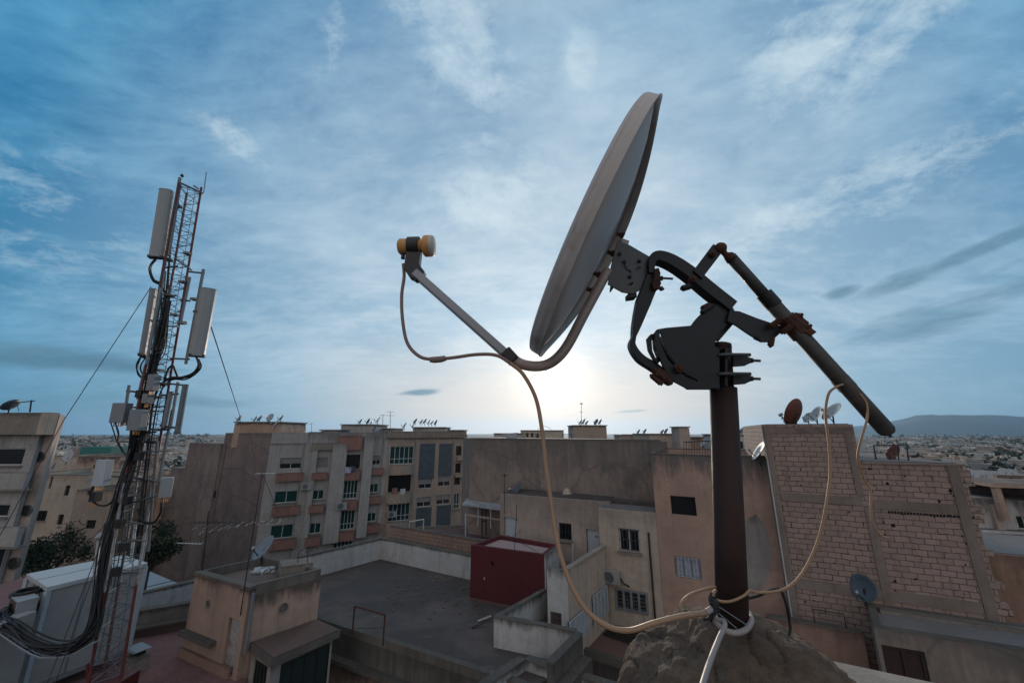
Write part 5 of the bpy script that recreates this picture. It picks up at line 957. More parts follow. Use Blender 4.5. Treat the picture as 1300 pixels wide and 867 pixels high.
# cables on the mast
rn=random.Random(5)
def jit(pts,s): o=V((rn.gauss(0,s),rn.gauss(0,s),rn.gauss(0,s))); return [PY(*p)+o+V((rn.gauss(0,s*.4),rn.gauss(0,s*.4),rn.gauss(0,s*.4))) for p in pts]
main=[(213,378,11.75),(205,430,11.7),(192,470,11.7),(182,520,11.7),(170,575,11.7),(158,620,11.7),(147,655,11.7),(137,695,11.65),(127,755,11.6),(120,795,11.5),(100,817,11.35),(70,825,11.3),(42,815,11.3),(18,798,11.4),(2,790,11.6),(12,775,12.1),(48,768,12.9)]
m=MB()
for i in range(30): m.tube(spline(jit(main[(rn.choice([0,0,0,1,2,3])):],.075),4),rn.choice([.012,.016,.022]),6)
up_=[(226,250,11.9),(219,300,11.85),(213,340,11.8),(208,400,11.75),(196,460,11.7),(184,520,11.7),(171,580,11.7)]
for i in range(9): m.tube(spline(jit(up_[rn.choice([0,1,2,2,3]):],.05),4),.015,5)
tag(m.build('cable_bundle',M['black_rubber'],smooth=True),'thick bundle of black feeder cables drooping from the mast into the equipment shelter','cable bundle')
m=MB(); 
for s_ in(-.15,.15): m.tube(spline([PY(120,815,11.3)+V((0,s_,0)),PY(95,828,11.25)+V((0,s_,0)),PY(60,830,11.2)+V((0,s_,0)),PY(35,818,11.25)+V((0,s_,0)),PY(8,800,11.4)+V((0,s_,0))],3),.018,5)
pts=spline([PY(120,815,11.3),PY(95,828,11.25),PY(60,830,11.2),PY(35,818,11.25),PY(8,800,11.4)],3)
for p in pts: m.tube([p-V((0,.15,0)),p+V((0,.15,0))],.012,4)
tag(m.build('cable_tray',M['zinc']),'curved ladder-like metal cable tray under the black bundle beside the shelter','cable tray')
p=PY(34,752,12.6); m=MB(); m.lathe(p,V((0,0,1)),[(.3+.04*math.cos(t_),.04*math.sin(t_)) for t_ in [j*math.pi/4 for j in range(9)]],24); m.lathe(p+V((.02,0,.06)),V((0,0,1)),[(.27+.035*math.cos(t_),.035*math.sin(t_)) for t_ in [j*math.pi/4 for j in range(9)]],24); tag(m.build('cable_coil',M['black_rubber'],smooth=True),'coil of black cable lying on top of the shelter air conditioner','cable coil')
def hang(pts,r,n=1,s=.02,name='feeder_cable',mat='black_rubber'):
    m=MB()
    for i in range(n): m.tube(spline(jit(pts,s) if n>1 else [PY(*p) for p in pts],5),r,6)
    m.build(name,M[mat],mast,smooth=True)
hang([(199,328,11.6),(190,340,11.6),(194,355,11.7),(205,362,11.8),(212,378,11.8)],.022,5,.03)
hang([(250,455,11.6),(253,465,11.55),(246,475,11.6),(232,480,11.7),(217,481,11.9),(205,490,12),(196,510,12),(190,560,12),(183,620,12),(176,680,12)],.024,5,.03)
hang([(226,480,11.8),(222,470,11.7),(219,464,11.8),(213,470,11.9),(207,490,12)],.028)
hang([(182,452,11.7),(175,465,11.7),(178,476,11.8),(186,482,11.8)],.02,3,.03)
hang([(120,616,11.5),(116,630,11.5),(125,642,11.6),(140,640,11.7),(152,620,11.8)],.02,3,.02); hang([(146,536,11.5),(150,550,11.5),(151,560,11.6),(160,575,11.7)],.016,3,.03); hang([(206,632,11.5),(204,650,11.6),(195,662,11.8),(180,660,11.9),(176,645,12)],.022,3,.02)
hang([(192,440,11.7),(196,470,11.8),(210,480,12),(222,478,12)],.014); hang([(195,460,11.6),(205,455,11.6),(211,440,11.8),(214,400,12)],.014); hang([(168,546,11.4),(165,565,11.5),(160,600,11.7)],.02,4,.03)
for i in range(3): hang([(150+8*i,640,11.9),(148+6*i,690,11.9),(140+4*i,745,11.9)],.012)
# guy wires
def wire(label,pts,r=.012,name='guy_wire',cat='wire'): tag(MB().tube([PY(*p) for p in pts],r,5).build(name,M['wire_steel']),label,cat)
wire('guy wire running down left from the mast to the left edge building',[(192,364,12),(80,535,13),(0,680,14)]); wire('guy wire running down right from the mast to the pink rooftop room',[(268,415,12.2),(304,526,30),(306,540,39)],.02)
wire('lower slack wire crossing the tan house behind the mast',[(196,600,13),(120,680,16),(60,740,18)],.012); wire('thin wire from the mast down across the shelter panel, left one',[(165,570,11.4),(128,690,11.3),(60,867,11)],.010); wire('thin wire from the mast down across the shelter panel, right one',[(170,590,11.4),(122,720,11.3),(70,867,11)],.010)
wire('thin cable down the facade of the pale apartment block',[(333,600,30),(353,650,38.5)],.02)
# pole light beside the mast
t=thing('roof_post','slim white post with an insulator standing behind the mast at the shelter','post',tuple(PY(120,727,12.6))); MB().tube([PY(120,727,12.8),PY(126,684,12.8)],.05,8).build('post',M['white_paint'],t); MB().lathe(PY(126.5,681,12.8),V((0,0,1)),[(.001,-.14),(.1,-.08),(.12,0),(.06,.08),(.001,.12)],12).build('insulator',M['panel_white'],t)
t=thing('roof_post','pair of grey pipe posts at the right end of the shelter lid','post',tuple(PY(179,712,14))); MB().tube([PY(180,712,14.3),PY(189,660,14.3)],.05,8).build('post',M['zinc'],t); MB().tube([PY(166,712,13.2),PY(172,665,13.2)],.04,8).build('post',M['white_paint'],t)
# ================= foreground: own building edge
vp=-.86; e0=PZ(1050,837,vp); e1=PZ(1185,866,vp); ed=(xy(e1)-xy(e0)).normalized(); f0_=xy(e0)-ed*.42; fq=V((-ed.y,ed.x,0)); fq=fq if fq.y<0 else -fq
ob=thing('camera_building','building whose rough plastered parapet fills the lowest right of the picture','building',(0.5,-2,-18))
MB().prism([f0_,f0_+ed*5,f0_+ed*5+fq*.32,f0_+fq*.32],-3,vp).build('parapet',M['tan_parapet'] if 'tan_parapet' in M else M['plaster_cream'],ob)
MB().prism([f0_+fq*.003,f0_+ed*5+fq*.003,f0_+ed*5+fq*.3,f0_+fq*.3],-18,-3.003).build('wall',M['plaster_beige'],ob); MB().prism([f0_+fq*.31,f0_+ed*5+fq*.31,V((3,-6,0)),V((-3,-6,0)),V((-1,.3,0)),f0_+fq*.9-ed*.3],-18,-1.9).build('roof_deck',M['roof_grey'],ob)
# mound of cement
mc=V((.70,1.34,-.94)); me=bpy.data.meshes.new('concrete_mound'); bm=bmesh.new(); bmesh.ops.create_icosphere(bm,subdivisions=7,radius=1)
for v_ in bm.verts:
    n=v_.co.normalized(); x,y,z=n
    zz=z if z<0 else z**.9; p=V((x*.385*(1+.16*max(0,x)),y*.36,zz*.365))
    p.z-= .10*max(0,x-.25)+ .03*max(0,-x-.3)
    k=.045*mnoise.noise(n*1.6+V((3,1,0)))+.014*mnoise.noise(n*4+V((9,0,0)))+.010*mnoise.noise(n*10)+.004*mnoise.noise(n*24)+.0025*mnoise.noise(n*55)
    ridge=abs(mnoise.noise(n*2.3+V((5,5,5)))); k-= .012*max(0,1-ridge/.03)
    v_.co=p+n*k
bm.to_mesh(me); bm.free(); me.materials.append(M['mound_cement'])
for p in me.polygons: p.use_smooth=True
mo=bpy.data.objects.new('concrete_mound',me); mo.location=mc; C.objects.link(mo); tag(mo,'rough cracked brown lump of cement holding the foot of the rusty pole','cement mound')
# ================= big satellite dish
big=thing('satellite_dish','large grey satellite dish on a rusty pole, seen edge-on against the sky','satellite dish',tuple(PY(929,790,1.3)))
def q3(p): return V(p)
def RAY(u,v): a,b=R(u,v); return V((a,1,b)).normalized()
r1,r2=RAY(841,126),RAY(690,451); mid_=(r1+r2).normalized(); half=math.acos(max(-1,min(1,r1.dot(r2))))/2; D=1.36; RR=D*math.sin(half); nn_=r1.cross(r2).normalized()
if nn_.x>0: nn_=-nn_
phi=math.asin(.082/D); dn=(nn_*math.cos(phi)+mid_*math.sin(phi)).normalized(); dc=mid_*D
print('dish',RR,dc,dn)
Lp=.043; prof=[(.001,-.037),(.12,-.034),(.24,-.024),(.34,-.009),(.42,.012),(RR-.022,Lp-.006),(RR-.008,Lp+.001),(RR+.0,Lp-.003),(RR+.003,Lp-.010)]
MB().lathe(dc,dn,prof,96).build('reflector',M['dish_paint'],big,smooth=True,solid=.003)
def warp(o):   # the far side of the old dish is bent back
    bd=dn.cross((r1-r2).normalized()).normalized(); bd=bd if bd.dot(mid_)>0 else -bd; off=ORG[big.name]
    for v_ in o.data.vertices:
        q_=(v_.co+off)-dc; t_=q_.dot(bd)/RR; r_=(q_-dn*q_.dot(dn)).length/RR; v_.co-=dn*.062*max(0,t_)**1.6*r_**7
rf=[o for o in big.children if o.name.startswith('reflector')][0]
MB().lathe(dc,dn,[(RR+.0035,Lp-.008),(RR+.005,Lp*.4),(RR+.007,.002),(RR+.010,-.001),(RR+.010,.002)],96).build('rim',M['dish_lip'],rf,smooth=True,solid=.002)
warp(rf); warp([o for o in rf.children][0])
for (u,v,dy) in((787,298,0),(775,321,.0),(757,348,0),(749,368,0)):
    p=PY(u,v,1.30); m=MB(); m.tube([p-V((.012,0,-.004)),p+V((.014,0,-.004))],.0075,6); m.tube([p+V((.004,0,0)),p+V((.016,0,-.006))],.012,6); m.build('bolt',M['rust'],rf)
def bolt(u,v,Y,r=.010,ln=.02,mat='rust',dirv=(0,1,0),par=big,n=6):
    p=PY(u,v,Y); d_=V(dirv).normalized(); m=MB(); m.tube([p-d_*ln/2,p+d_*ln/2],r,n); m.tube([p-d_*(ln/2+.006),p+d_*(ln/2+.006)],r*.5,8); return m.build('bolt',M[mat],par,bevel=.001)
# back bracket: folded plate box
Yb=1.27
plate('tilt_bracket',[(784,307),(797,311),(823,326),(821,343),(815,367),(803,373),(790,371),(772,361),(776,338),(781,318)],[[(806,342),(812,338),(814,341),(808,345)],[(797,361),(803,358),(804,361),(799,364)],[(788,334),(791,341),(797,347),(801,348),(801,344),(796,342),(793,336),(791,332)]],Yb,.004,M['galvanised'],big)
plate('tilt_bracket',[(784,307),(797,311),(823,326),(821,343),(815,367),(803,373),(772,361),(778,330)],[],Yb+.09,.004,M['galvanised'],big)
a,b=PY(778,366,Yb+.045),PY(785,310,Yb+.045); MB().bar(a,b,.085,.004,(1,0,.3)).build('bracket_web',M['galvanised'],big); MB().bar(PY(821,366,Yb+.045),PY(823,328,Yb+.045),.085,.004,(1,0,0)).build('bracket_web',M['galvanised'],big)
MB().box(PY(791,311,Yb+.03),V((.014,0,-.006)),V((0,.02,0)),V((.005,0,.012))).build('spacer',M['arm_tube'],big)
for u,v in((793,332),(800,351),(787,322),(812,331)): bolt(u,v,Yb-.006,.008,.012,'galvanised')
MB().box(PY(801,377,Yb+.02),V((.016,0,.002)),V((0,.02,0)),V((0,0,.009))).build('lock_block',M['steel_dark'],big,bevel=.002)
# feed arm: straight square tube, sleeve, bent round tube
fa=MB().bar(PY(527,347,1.30),PY(645,452,1.30),.030,.044,(0,1,0)).build('feed_arm',M['arm_steel'],big,bevel=.004)
s0=PY(641,446,1.30); s1_=PY(653,459,1.30); MB().bar(s0,s1_,.040,.052,(0,1,0)).build('sleeve',M['black_plastic'],big,bevel=.004)
MB().tube(spline([PY(650,455,1.30),PY(662,462,1.30),PY(678,465,1.30),PY(694,463,1.30),PY(708,454,1.29),PY(722,436,1.29),PY(742,398,1.28),PY(772,343,1.28)],6),.0185,14).build('bent_arm',M['arm_tube'],big,smooth=True)
# low-noise block
c=PY(528,313,1.30); axl=V((1,-.06,0)).normalized(); lnb=MB().lathe(c,axl,[(.001,-.066),(.026,-.066),(.031,-.060),(.031,-.03),(.030,.012),(.024,.015),(.024,.026),(.034,.030),(.041,.036),(.041,.057)],28).build('feed_horn',M['lnb_orange'],big,smooth=True)
m_=lnb.modifiers.new('e','EDGE_SPLIT'); m_.split_angle=rad(35)
MB().lathe(c,axl,[(.0405,.0571),(.0405,.064),(.037,.070),(.001,.074)],32).build('horn_cap',M['lnb_cap'],lnb,smooth=True); MB().lathe(c,axl,[(.0305,-.03),(.037,-.028),(.037,.014),(.0305,.016)],28).build('clamp_ring',M['black_plastic'],lnb)
cp=PY(512,322,1.30); MB().tube([cp+V((0,0,.006)),cp-V((0,0,.022))],.0075,10).build('plug',M['black_rubber'],lnb); 
plate('feed_bracket',[(518,321),(534,321),(532,338),(539,347),(536,353),(529,357),(521,352),(515,343)],[],1.30,.03,M['black_plastic'],big,.003)
bolt(523,354,1.28,.004,.02,'iron')
# polar mount straps and arms
def strap(name,pts,w,th,Y,mat='steel_dark'):
    """flat steel strap following a path in a vertical plane; w = width across the plane of view, th = thickness in depth"""
    sp_=spline([PY(u,v,Y) for u,v in pts],5); ww=w if isinstance(w,(list,tuple)) else [w]*len(pts); m=MB(); vs=[]
    K=len(sp_)
    for i,p in enumerate(sp_):
        d_=(sp_[min(i+1,K-1)]-sp_[max(i-1,0)]).normalized(); n_=V((d_.z,0,-d_.x)).normalized(); t_=i/(K-1)*(len(ww)-1); j=min(int(t_),len(ww)-2); w_=ww[j]+(ww[j+1]-ww[j])*(t_-j)
        for sx,sy in((-1,-1),(1,-1),(1,1),(-1,1)): vs.append(p+n_*sx*w_/2+V((0,sy*th/2,0)))
    fs=[[i*4+j,i*4+(j+1)%4,(i+1)*4+(j+1)%4,(i+1)*4+j] for i in range(K-1) for j in range(4)]+[[3,2,1,0],[K*4-4,K*4-3,K*4-2,K*4-1]]; m.add(vs,fs); return m.build(name,M[mat],big,bevel=.0015)
strap('lower_strap',[(823,341),(825,360),(816,385),(808,412),(804,428),(802,440),(812,455),(829,466),(849,481)],[.012,.050,.050,.030,.012,.022,.028,.030,.030],.034,1.27)
m=MB(); strap('upper_arm',[(824,350),(826,333),(834,328),(850,333),(872,347),(900,370),(927,391)],[.018,.03,.040,.044,.046,.046,.044],.05,1.27)
plate('cross_arm',[(880,345),(905,311.5),(916,320),(890,354)],[],1.245,.012,M['steel_dark'],big); bolt(904,323,1.235,.013,.02); bolt(879,355,1.235,.013,.02); bolt(871,365,1.24,.012,.03,'iron',(1,0,.3))
plate('hub_plate',[(874,418),(884,405),(898,391),(906,387),(926,386),(931,394),(931,402),(918,417),(909,424),(905,434),(897,428),(880,430)],[],1.262,.006,M['steel_dark'],big); plate('hub_plate',[(884,405),(898,391),(906,387),(926,386),(931,394),(931,402),(918,417),(909,424),(890,428)],[],1.31,.006,M['steel_dark'],big)
MB().bar(PY(931,398,1.285),PY(905,428,1.285),.045,.012,(0,1,0)).build('hub_web',M['steel_dark'],big)
bolt(904.5,419.5,1.25,.018,.026); bolt(896,389,1.255,.010,.03,'rust',(1,0,.5)); bolt(898,392,1.25,.009,.05,'iron',(1,0,.6))
plate('quadrant_plate',[(830,424),(834,419),(845,417),(880,414),(905,411),(911,416),(912,424),(906,436),(906,440),(912,444),(912,492),(890,494),(872,493),(855,484),(843,468),(834,447)],[[(836,423),(839,423),(843,438),(850,452),(862,468),(873,476),(886,483),(884,485),(870,479),(858,470),(846,456),(839,440)]],1.235,.008,M['steel_dark'],big)
plate('quadrant_plate',[(836,430),(850,419),(905,413),(911,424),(906,436),(912,444),(912,492),(885,492),(868,487),(852,473),(842,453)],[],1.345,.008,M['steel_dark'],big)
MB().bar(PY(911,446,1.29),PY(911,492,1.29),.11,.008,(1,0,0)).build('quadrant_web',M['steel_dark'],big)
plate('slotted_bracket',[(821,431),(826,425),(830,425),(833,432),(834,444),(839,456),(834,462),(829,456),(823,445)],[[(826,431),(829,431),(830,443),(834,453),(832,457),(827,446)]],1.25,.01,M['steel_dark'],big)
plate('slotted_bracket',[(852,478),(858,473),(866,480),(880,487),(912,489),(912,494),(873,494)],[[(858,478),(862,480),(873,486),(871,488),(862,484)]],1.25,.012,M['steel_dark'],big)
bolt(861,468,1.225,.016,.03); bolt(838,476,1.24,.014,.05,'rust',(.6,-.3,-.7)); bolt(833,482,1.24,.010,.04,'rust',(.6,-.3,-.7)); MB().box(PY(842,478,1.25),V((.028,0,-.018)),V((0,.02,0)),V((.008,0,.014))).build('pivot_block',M['rust'],big,bevel=.004)
for u,v in((829,352),(834,356)): pass
# threaded rods and saddle beside the strap
plate('saddle',[(829,344),(834,343),(836,349),(835,356),(837,362),(834,368),(828,369),(826,362),(829,355)],[],1.255,.03,M['rust'],big)
for v_,u1 in((354,854),(367,843)): MB().tube([PY(822,v_-2,1.26),PY(u1,v_,1.26)],.0045,8).build('threaded_rod',M['galvanised'],big); MB().tube([PY(838,v_-.5,1.26),PY(841,v_-.5,1.26)],.009,6).build('nut',M['galvanised'],big)
# second arm to the actuator clamp
plate('actuator_arm',[(926,395),(938,396),(961,405),(985,413),(994,417),(988,424),(977,434),(966,434),(950,424),(934,413),(923,408)],[[(958,427.5),(964,429),(963,431),(957,430)]],1.25,.006,M['steel_dark'],big)
MB().bar(PY(930,399,1.27),PY(990,419,1.27),.04,.006,(0,0,1)).build('arm_flange',M['steel_dark'],big)
bolt(979,434,1.25,.010,.03,'rust',(.35,0,1)); bolt(981,413,1.245,.011,.02,'rust')
# actuator: ball joint, rod, collar, tube
act=MB().tube([PY(927,326,1.24),PY(976,381,1.24)],.0195,16).build('actuator_rod',M['actuator'],big,smooth=True)
MB().lathe(PY(915,315,1.24),V((0,1,0)),[(.001,-.016),(.016,-.013),(.021,-.004),(.021,.006),(.012,.014),(.001,.015)],18).build('ball_joint',M['rust'],act,smooth=True); MB().tube([PY(917,318,1.24),PY(921,323,1.24),PY(925,325,1.24),PY(930,330,1.24)],[.012,.010,.018,.021],12).build('rod_end',M['rust'],act,smooth=True)
MB().tube([PY(969.5,373,1.24),PY(983,388,1.24)],.027,18).build('collar',M['black_rubber'],act); at=MB().tube([PY(976,381,1.24),PY(1125,546,1.22),PY(1128,549.5,1.22)],[.0245,.0245,.018],20).build('actuator_tube',M['actuator'],big,smooth=True)
MB().tube([PY(996,403,1.238),PY(1018,427,1.238)],.0295,14).build('clamp_band',M['rust'],at)
MB().box(PY(1012,408,1.225),V((.020,0,-.02)),V((0,.018,0)),V((.010,0,.010))).build('clamp_lug',M['rust'],at,bevel=.004); MB().box(PY(1024,423,1.225),V((.010,0,-.008)),V((0,.02,0)),V((.012,0,.008))).build('clamp_lug',M['rust'],at,bevel=.004)
for u,v in((1011,404),(1022,418),(999,418),(985,410)): bolt(u,v,1.22,.011,.035,'rust',(.5,-.4,.4))
MB().tube([PY(1066,481,1.235),PY(1077,493,1.235)],.0265,18).build('tape_wrap',M['black_rubber'],at); MB().tube([PY(1127,549,1.22),PY(1131,554,1.22)],.004,6).build('end_pin',M['iron'],at)
# pole with u-bolts
pl=MB().tube([PY(930,800,1.30),PY(926,680,1.305),PY(918,492,1.31)],[.0455,.0450,.0435],32).build('pole',M['rust_pole'],big,smooth=True); MB().tube([PY(918,494,1.31),PY(915,437,1.31)],.034,24).build('pole_top',M['rust_pole'],pl,smooth=True); MB().tube([PY(915,441,1.31),PY(915,436.5,1.31)],[.036,.032],20).build('pole_cap',M['rust_pole'],pl)
for v_ in(456,479):
    c=PY(919,v_,1.30); m=MB(); w_=.074
    m.tube(spline([c+V((.045,-w_-.004,0)),c+V((0,-w_-.006,0)),c+V((-.045,-w_-.005,0)),c+V((-.060,-w_*.75,0)),c+V((-.060,w_*.6,0)),c+V((-.045,w_,0)),c+V((.045,w_,0))],5),.006,8); m.build('u_bolt',M['galvanised'],big,smooth=True)
    plate('clamp_saddle',[(930,v_-5),(944,v_-4),(951,v_-1),(951,v_+5),(944,v_+8),(930,v_+9)],[],1.255,.012,M['steel_dark'],big); plate('clamp_saddle',[(931,v_-6),(945,v_-4),(950,v_+2),(945,v_+8),(931,v_+8)],[],1.34,.012,M['steel_dark'],big)
    for Y_ in(1.256,1.342): MB().tube([PY(944,v_+1,Y_),PY(965 if Y_<1.3 else 958,v_+2,Y_)],.0048,8).build('threaded_rod',M['galvanised'],big); MB().tube([PY(951,v_+1.5,Y_),PY(955,v_+1.7,Y_)],.0095,6).build('nut',M['steel_dark'],big)
# ================= foreground cables
def fcab(name,label,pts,r,mat): tag(MB().tube(spline([PY(*p) for p in pts],8),r,12).build(name,M[mat],smooth=True),label,'cable')
fcab('coaxial_cable','grey-brown coaxial cable hanging from the orange feed to the bent arm',[(512,335,1.30),(513,352,1.30),(510,375,1.30),(511,405,1.30),(517,435,1.30),(532,452,1.30),(550,456,1.30),(575,454,1.30),(605,450,1.29),(630,451,1.28),(648,461,1.27)],.0062,'cable_grey')
tag(MB().tube([PY(546,456.5,1.298),PY(551,456.8,1.298),PY(560,456,1.298),PY(566,454.5,1.298)],[.0095,.0115,.0115,.0095],14).build('cable_connector',M['cable_grey']),'fat splice sleeve on the thin cable below the orange feed','cable connector')
fcab('coaxial_cable','long pinkish cable drooping from the feed arm down to the foot of the pole',[(648,461,1.27),(664,475,1.26),(680,505,1.24),(688,545,1.22),(693,590,1.20),(700,640,1.17),(708,690,1.14),(722,735,1.12),(742,771,1.10),(768,793,1.09),(798,800,1.09),(832,790,1.10),(868,781,1.13),(896,778,1.18)],.0066,'cable_pink')
fcab('coaxial_cable','white cable looped once round the pole foot and hanging down over the cement',[(896,777,1.18),(905,773,1.20),(906,784,1.22),(914,795,1.21),(930,803,1.20),(947,799,1.22),(954,787,1.27),(951,778,1.33)],.0078,'cable_white')
fcab('coaxial_cable','thick white cable running from the pole foot straight down the cement lump',[(907,775,1.20),(910,785,1.19),(918,788,1.17),(920,794,1.15),(913,810,1.10),(904,832,1.03),(896,855,.97),(887,885,.90)],.0062,'cable_white')
fcab('coaxial_cable','thin pink cable coiled round the pole and rising to the black tape on the actuator',[(909,748,1.25),(905,755,1.245),(912,762,1.24),(927,763,1.235),(944,756,1.245),(952,749,1.26),(961,751.5,1.26),(980,751,1.26),(999,746,1.25),(1016,731,1.24),(1030,707,1.23),(1041,678,1.22),(1049,640,1.21),(1054,600,1.21),(1052,560,1.21),(1048,525,1.21),(1052,500,1.21),(1062,491,1.21),(1070,488,1.21)],.0038,'cable_pink')
fcab('coaxial_cable','thin pink cable loop sticking out left of the pole foot',[(909,745,1.30),(892,748.5,1.26),(875,755,1.22),(865,765,1.20),(865,775,1.19),(873,782,1.19),(885,784,1.21)],.0038,'cable_pink')
fcab('coaxial_cable','thin brown cable falling from the lower end of the actuator tube',[(1092,500,1.20),(1100,512,1.20),(1101,530,1.20),(1094,555,1.20),(1089,580,1.21),(1096,605,1.22),(1105,622,1.22),(1106,645,1.22),(1108,665,1.22),(1118,679,1.22),(1128,683,1.22)],.0033,'cable_pink')
fcab('power_cable','black cable wrapped behind the pole foot and dropping in front of the brick wall',[(944,760,1.30),(962,756,1.29),(978,749,1.27),(990,748,1.27),(995,757,1.27),(999,770,1.27),(1002,787,1.28),(1003,798,1.28),(1000,809,1.28)],.0042,'black_rubber')
m=MB(); rn=random.Random(8)
for i in range(7): m.tube(spline([PY(905+rn.uniform(-3,3),765+rn.uniform(-10,10),1.20),PY(908+rn.uniform(-3,3),775,1.19),PY(903+rn.uniform(-4,5),785+rn.uniform(-5,5),1.19)],4),.003,6)
m.lathe(PY(907,768,1.20),V((0,0,1)),[(.008,-.02),(.013,-.01),(.012,.01),(.007,.02)],10); m.tube(spline([PY(903,752,1.2),PY(901,762,1.19),PY(906,770,1.19),PY(900,784,1.19),PY(893,786,1.19)],4),.004,6)
tag(m.build('cable_ties',M['black_rubber'],smooth=True),'knot of black tape and ties binding the cables at the foot of the pole','cable ties')
m=MB(); m.tube([PY(913,770,1.19),PY(948,793,1.22)],.0015,5); m.tube([PY(912,778,1.19),PY(935,797,1.20)],.0015,5); tag(m.build('tie_wire',M['zinc']),'thin tie wires stretched across the foot of the pole','wire')
fcab('loose_wire','tiny loose wire end under the bent feed arm',[(672,482,1.28),(680,476,1.28),(689,474,1.28),(694,470,1.28)],.0008,'iron')
# ================= haze
hz=MB(); hz.box(V((0,0,124)),V((12600,0,0)),V((0,12600,0)),V((0,0,172)))
mh_,nt,b=nodes('haze_air'); nt.nodes.remove(b); pv=N(nt,'ShaderNodeVolumePrincipled'); pv.inputs['Color'].default_value=(.42,.66,.92,1); pv.inputs['Density'].default_value=HAZE; pv.inputs['Anisotropy'].default_value=.55
nt.links.new(pv.outputs[0],nt.nodes['Material Output'].inputs['Volume'])
if HAZE>0: tag(hz.build('haze',mh_),kind='stuff',label='pale blue haze over the distant city and hills',cat='haze')
# ================= sky, sun, camera
SE,SA=rad(8.0),rad(6.3)
sd_=V((math.sin(SA)*math.cos(SE),math.cos(SA)*math.cos(SE),math.sin(SE)))
W=bpy.data.worlds.new('World'); S.world=W; W.use_nodes=True; nt=W.node_tree; bg=nt.nodes['Background']; bg.inputs['Strength'].default_value=.1
sk=N(nt,'ShaderNodeTexSky'); sk.sky_type='NISHITA'; sk.sun_disc=False; sk.sun_elevation=SE; sk.sun_rotation=SA; sk.altitude=200; sk.air_density=1.1; sk.dust_density=1.6; sk.ozone_density=2.5
tc=N(nt,'ShaderNodeTexCoord'); dv=tc.outputs['Generated']; sep=N(nt,'ShaderNodeSeparateXYZ'); nt.links.new(dv,sep.inputs[0]); X_,Y_,Z_=sep.outputs
dot=N(nt,'ShaderNodeVectorMath',operation='DOT_PRODUCT'); nt.links.new(dv,dot.inputs[0]); dot.inputs[1].default_value=sd_; dt=math_(nt,'MAXIMUM',dot.outputs['Value'],0)
zc_=math_(nt,'ADD',math_(nt,'MAXIMUM',Z_,0),.22); px=math_(nt,'DIVIDE',X_,zc_); py=math_(nt,'DIVIDE',Y_,zc_)
cmb=N(nt,'ShaderNodeCombineXYZ'); nt.links.new(px,cmb.inputs[0]); nt.links.new(py,cmb.inputs[1]); pc=cmb.outputs[0]
base=mix(nt,1.0,sk.outputs[0],SKYT,'MULTIPLY')
# blue body of the sky, deeper away from the sun and higher up
hor=mapr(nt,Z_,0,.75)
up=mix(nt,hor,SK_LOW,SK_HIGH); base=mix(nt,SKMIX,base,up)
away_=mapr(nt,dt,.45,.99); base=mix(nt,math_(nt,'MULTIPLY',away_,.8),base,SK_NEAR)
# veil of thin high cloud: domain-warped, so that it breaks into fans and fibres
def nodeN(vec,scale,detail,rough,dist=0,lac=2.0,color=False):
    n=N(nt,'ShaderNodeTexNoise',Scale=scale,Detail=detail,Roughness=rough,Distortion=dist,Lacunarity=lac); nt.links.new(vec,n.inputs['Vector']); return n.outputs['Color' if color else 'Fac']
def vadd(a_,b_,k):
    s_=N(nt,'ShaderNodeVectorMath',operation='MULTIPLY_ADD'); nt.links.new(b_,s_.inputs[0]); s_.inputs[1].default_value=(k,k,k); nt.links.new(a_,s_.inputs[2]); return s_.outputs[0]
wc=nodeN(pc,.8,3,.5,color=True); pw=vadd(pc,wc,.45)
def rotd(vec,deg,sx,sy):
    m_=N(nt,'ShaderNodeMapping'); m_.inputs['Rotation'].default_value=(0,0,rad(deg)); m_.inputs['Scale'].default_value=(sx,sy,1); nt.links.new(vec,m_.inputs[0]); return m_.outputs[0]
v1=nodeN(pw,1.0,5,.6); v2=nodeN(rotd(pw,70,.7,1.7),3.0,8,.66,.1); v3=nodeN(rotd(pw,-25,.8,1.6),9,6,.7,.1)
veil=math_(nt,'ADD',math_(nt,'MULTIPLY',v1,.95),math_(nt,'ADD',math_(nt,'MULTIPLY',v2,.55),math_(nt,'MULTIPLY',v3,.40)))
vf=mapr(nt,veil,.84,1.17,0,VEIL)
lit=mix(nt,mapr(nt,dt,.42,.98),CL_FAR,CL_NEAR)
base=mix(nt,mapr(nt,Y_,-.05,-.6,0,.9),base,SK_FILL); base=mix(nt,mapr(nt,Z_,.80,.96,0,.7),base,SK_FILL); col=mix(nt,math_(nt,'MULTIPLY',vf,mapr(nt,Z_,.0,.22,.35,1)),base,lit)  # unseen sky behind and overhead, brightened and warmed as added fill for the buildings
col=mix(nt,math_(nt,'MULTIPLY',math_(nt,'MULTIPLY',mapr(nt,Z_,.26,.0),mapr(nt,dt,.80,1.0)),.9),col,(8.6,6.6,4.9))
wsp=nodeN(pc,9.0,8,.72,.3)
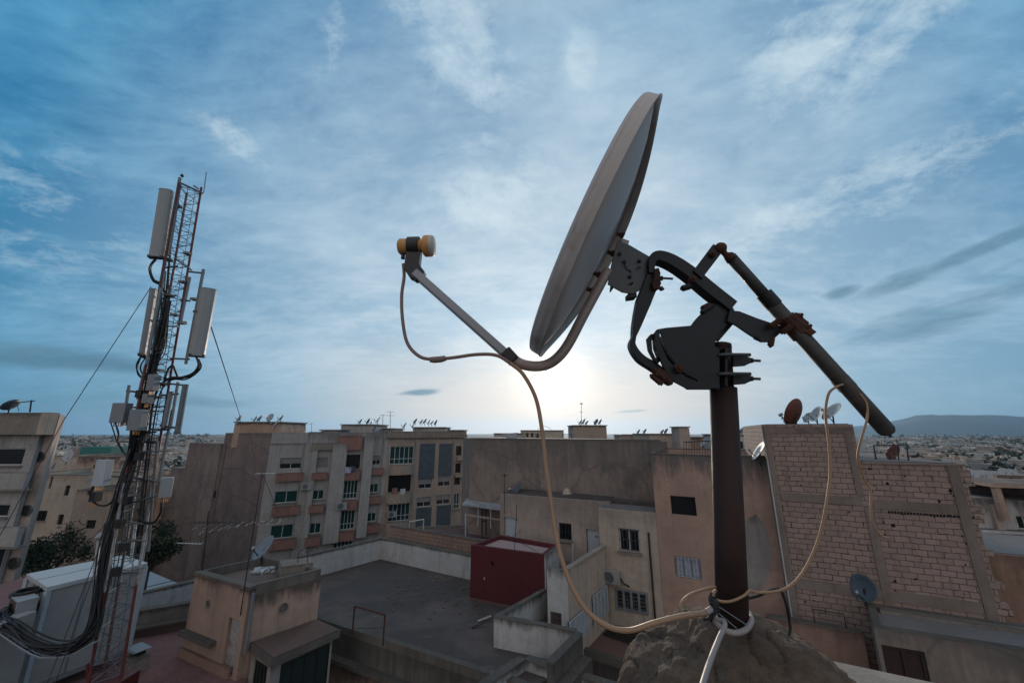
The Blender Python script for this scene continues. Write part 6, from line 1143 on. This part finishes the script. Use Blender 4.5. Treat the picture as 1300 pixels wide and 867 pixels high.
# larger single clouds at fixed bearings of the sky dome, ragged by shared noise
def blob(u,v,rx,rz,rot,amt):
    d0=RAY(u,v); rt=d0.cross(V((0,0,1))).normalized(); uu=rt.cross(d0); ca,sa=math.cos(rad(rot)),math.sin(rad(rot)); q=[]
    for a_,w_ in((rt*ca+uu*sa,rx),(uu*ca-rt*sa,rz),(d0,None)):
        n=N(nt,'ShaderNodeVectorMath',operation='DOT_PRODUCT'); nt.links.new(dv,n.inputs[0]); n.inputs[1].default_value=a_/(w_ or 1); q.append(n.outputs['Value'])
    r2=math_(nt,'ADD',math_(nt,'MULTIPLY',q[0],q[0]),math_(nt,'MULTIPLY',q[1],q[1])); k=math_(nt,'DIVIDE',1.0,math_(nt,'ADD',1.0,math_(nt,'MULTIPLY',r2,r2)))
    return math_(nt,'MULTIPLY',math_(nt,'MULTIPLY',k,math_(nt,'GREATER_THAN',q[2],0)),amt)
def blobs(L):
    o=blob(*L[0])
    for x in L[1:]: o=math_(nt,'MAXIMUM',o,blob(*x))
    return o
mp=N(nt,'ShaderNodeMapping'); mp.vector_type='TEXTURE'; mp.inputs['Rotation'].default_value=(0,rad(-14),0); mp.inputs['Scale'].default_value=(3.2,3.2,.8); nt.links.new(dv,mp.inputs[0]); nd=noise(nt,mp.outputs[0],11,7,.62)
kd=math_(nt,'ADD',blobs(DARKS),math_(nt,'MULTIPLY',math_(nt,'SUBTRACT',nd,.5),2.8)); col=mix(nt,math_(nt,'MULTIPLY',mapr(nt,kd,.35,1.15),math_(nt,'MINIMUM',math_(nt,'MULTIPLY',blobs(DARKS),3),.95)),col,DK)
bw=blobs(WHITES); kw=math_(nt,'ADD',math_(nt,'MULTIPLY',bw,.42),math_(nt,'ADD',math_(nt,'MULTIPLY',math_(nt,'SUBTRACT',wsp,.5),1.5),math_(nt,'MULTIPLY',math_(nt,'SUBTRACT',v2,.5),1.3)))
col=mix(nt,math_(nt,'MULTIPLY',mapr(nt,kw,.12,.75),math_(nt,'MINIMUM',math_(nt,'MULTIPLY',bw,1.6),.9)),col,WH)
# aureole of the veiled sun
for pw_,am,cc_ in GLOW:
    g_=math_(nt,'MULTIPLY',math_(nt,'POWER',dt,pw_),am); vs_=N(nt,'ShaderNodeVectorMath',operation='SCALE'); vs_.inputs[0].default_value=cc_; nt.links.new(g_,vs_.inputs['Scale']); va_=N(nt,'ShaderNodeVectorMath',operation='ADD'); nt.links.new(col,va_.inputs[0]); nt.links.new(vs_.outputs[0],va_.inputs[1]); col=va_.outputs[0]
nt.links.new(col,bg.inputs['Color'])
sl_=bpy.data.lights.new('sun','SUN'); sl_.energy=SUNE; sl_.angle=rad(SUNA); sl_.color=(1,.84,.68); so_=bpy.data.objects.new('sun',sl_); C.objects.link(so_); so_.rotation_euler=(-sd_).to_track_quat('-Z','Y').to_euler()
cam=bpy.data.cameras.new('camera'); cam.sensor_width=36; cam.lens=F_*36/1300; cam.clip_end=60000; cam.clip_start=.05
co=bpy.data.objects.new('camera',cam); C.objects.link(co); co.rotation_euler=(math.pi/2+TH,0,0); S.camera=co
S.view_settings.view_transform='Standard'; S.view_settings.look='None'; S.view_settings.exposure=EXPO; S.view_settings.gamma=1
S.cycles.max_bounces=6; S.cycles.volume_bounces=0; S.cycles.use_denoising=True; W.cycles.sampling_method='MANUAL'; W.cycles.sample_map_resolution=512

for o in list(S.objects): # thing_kinds
    if o.parent is None and o.get('label') and not o.get('kind'): o['kind']='thing'
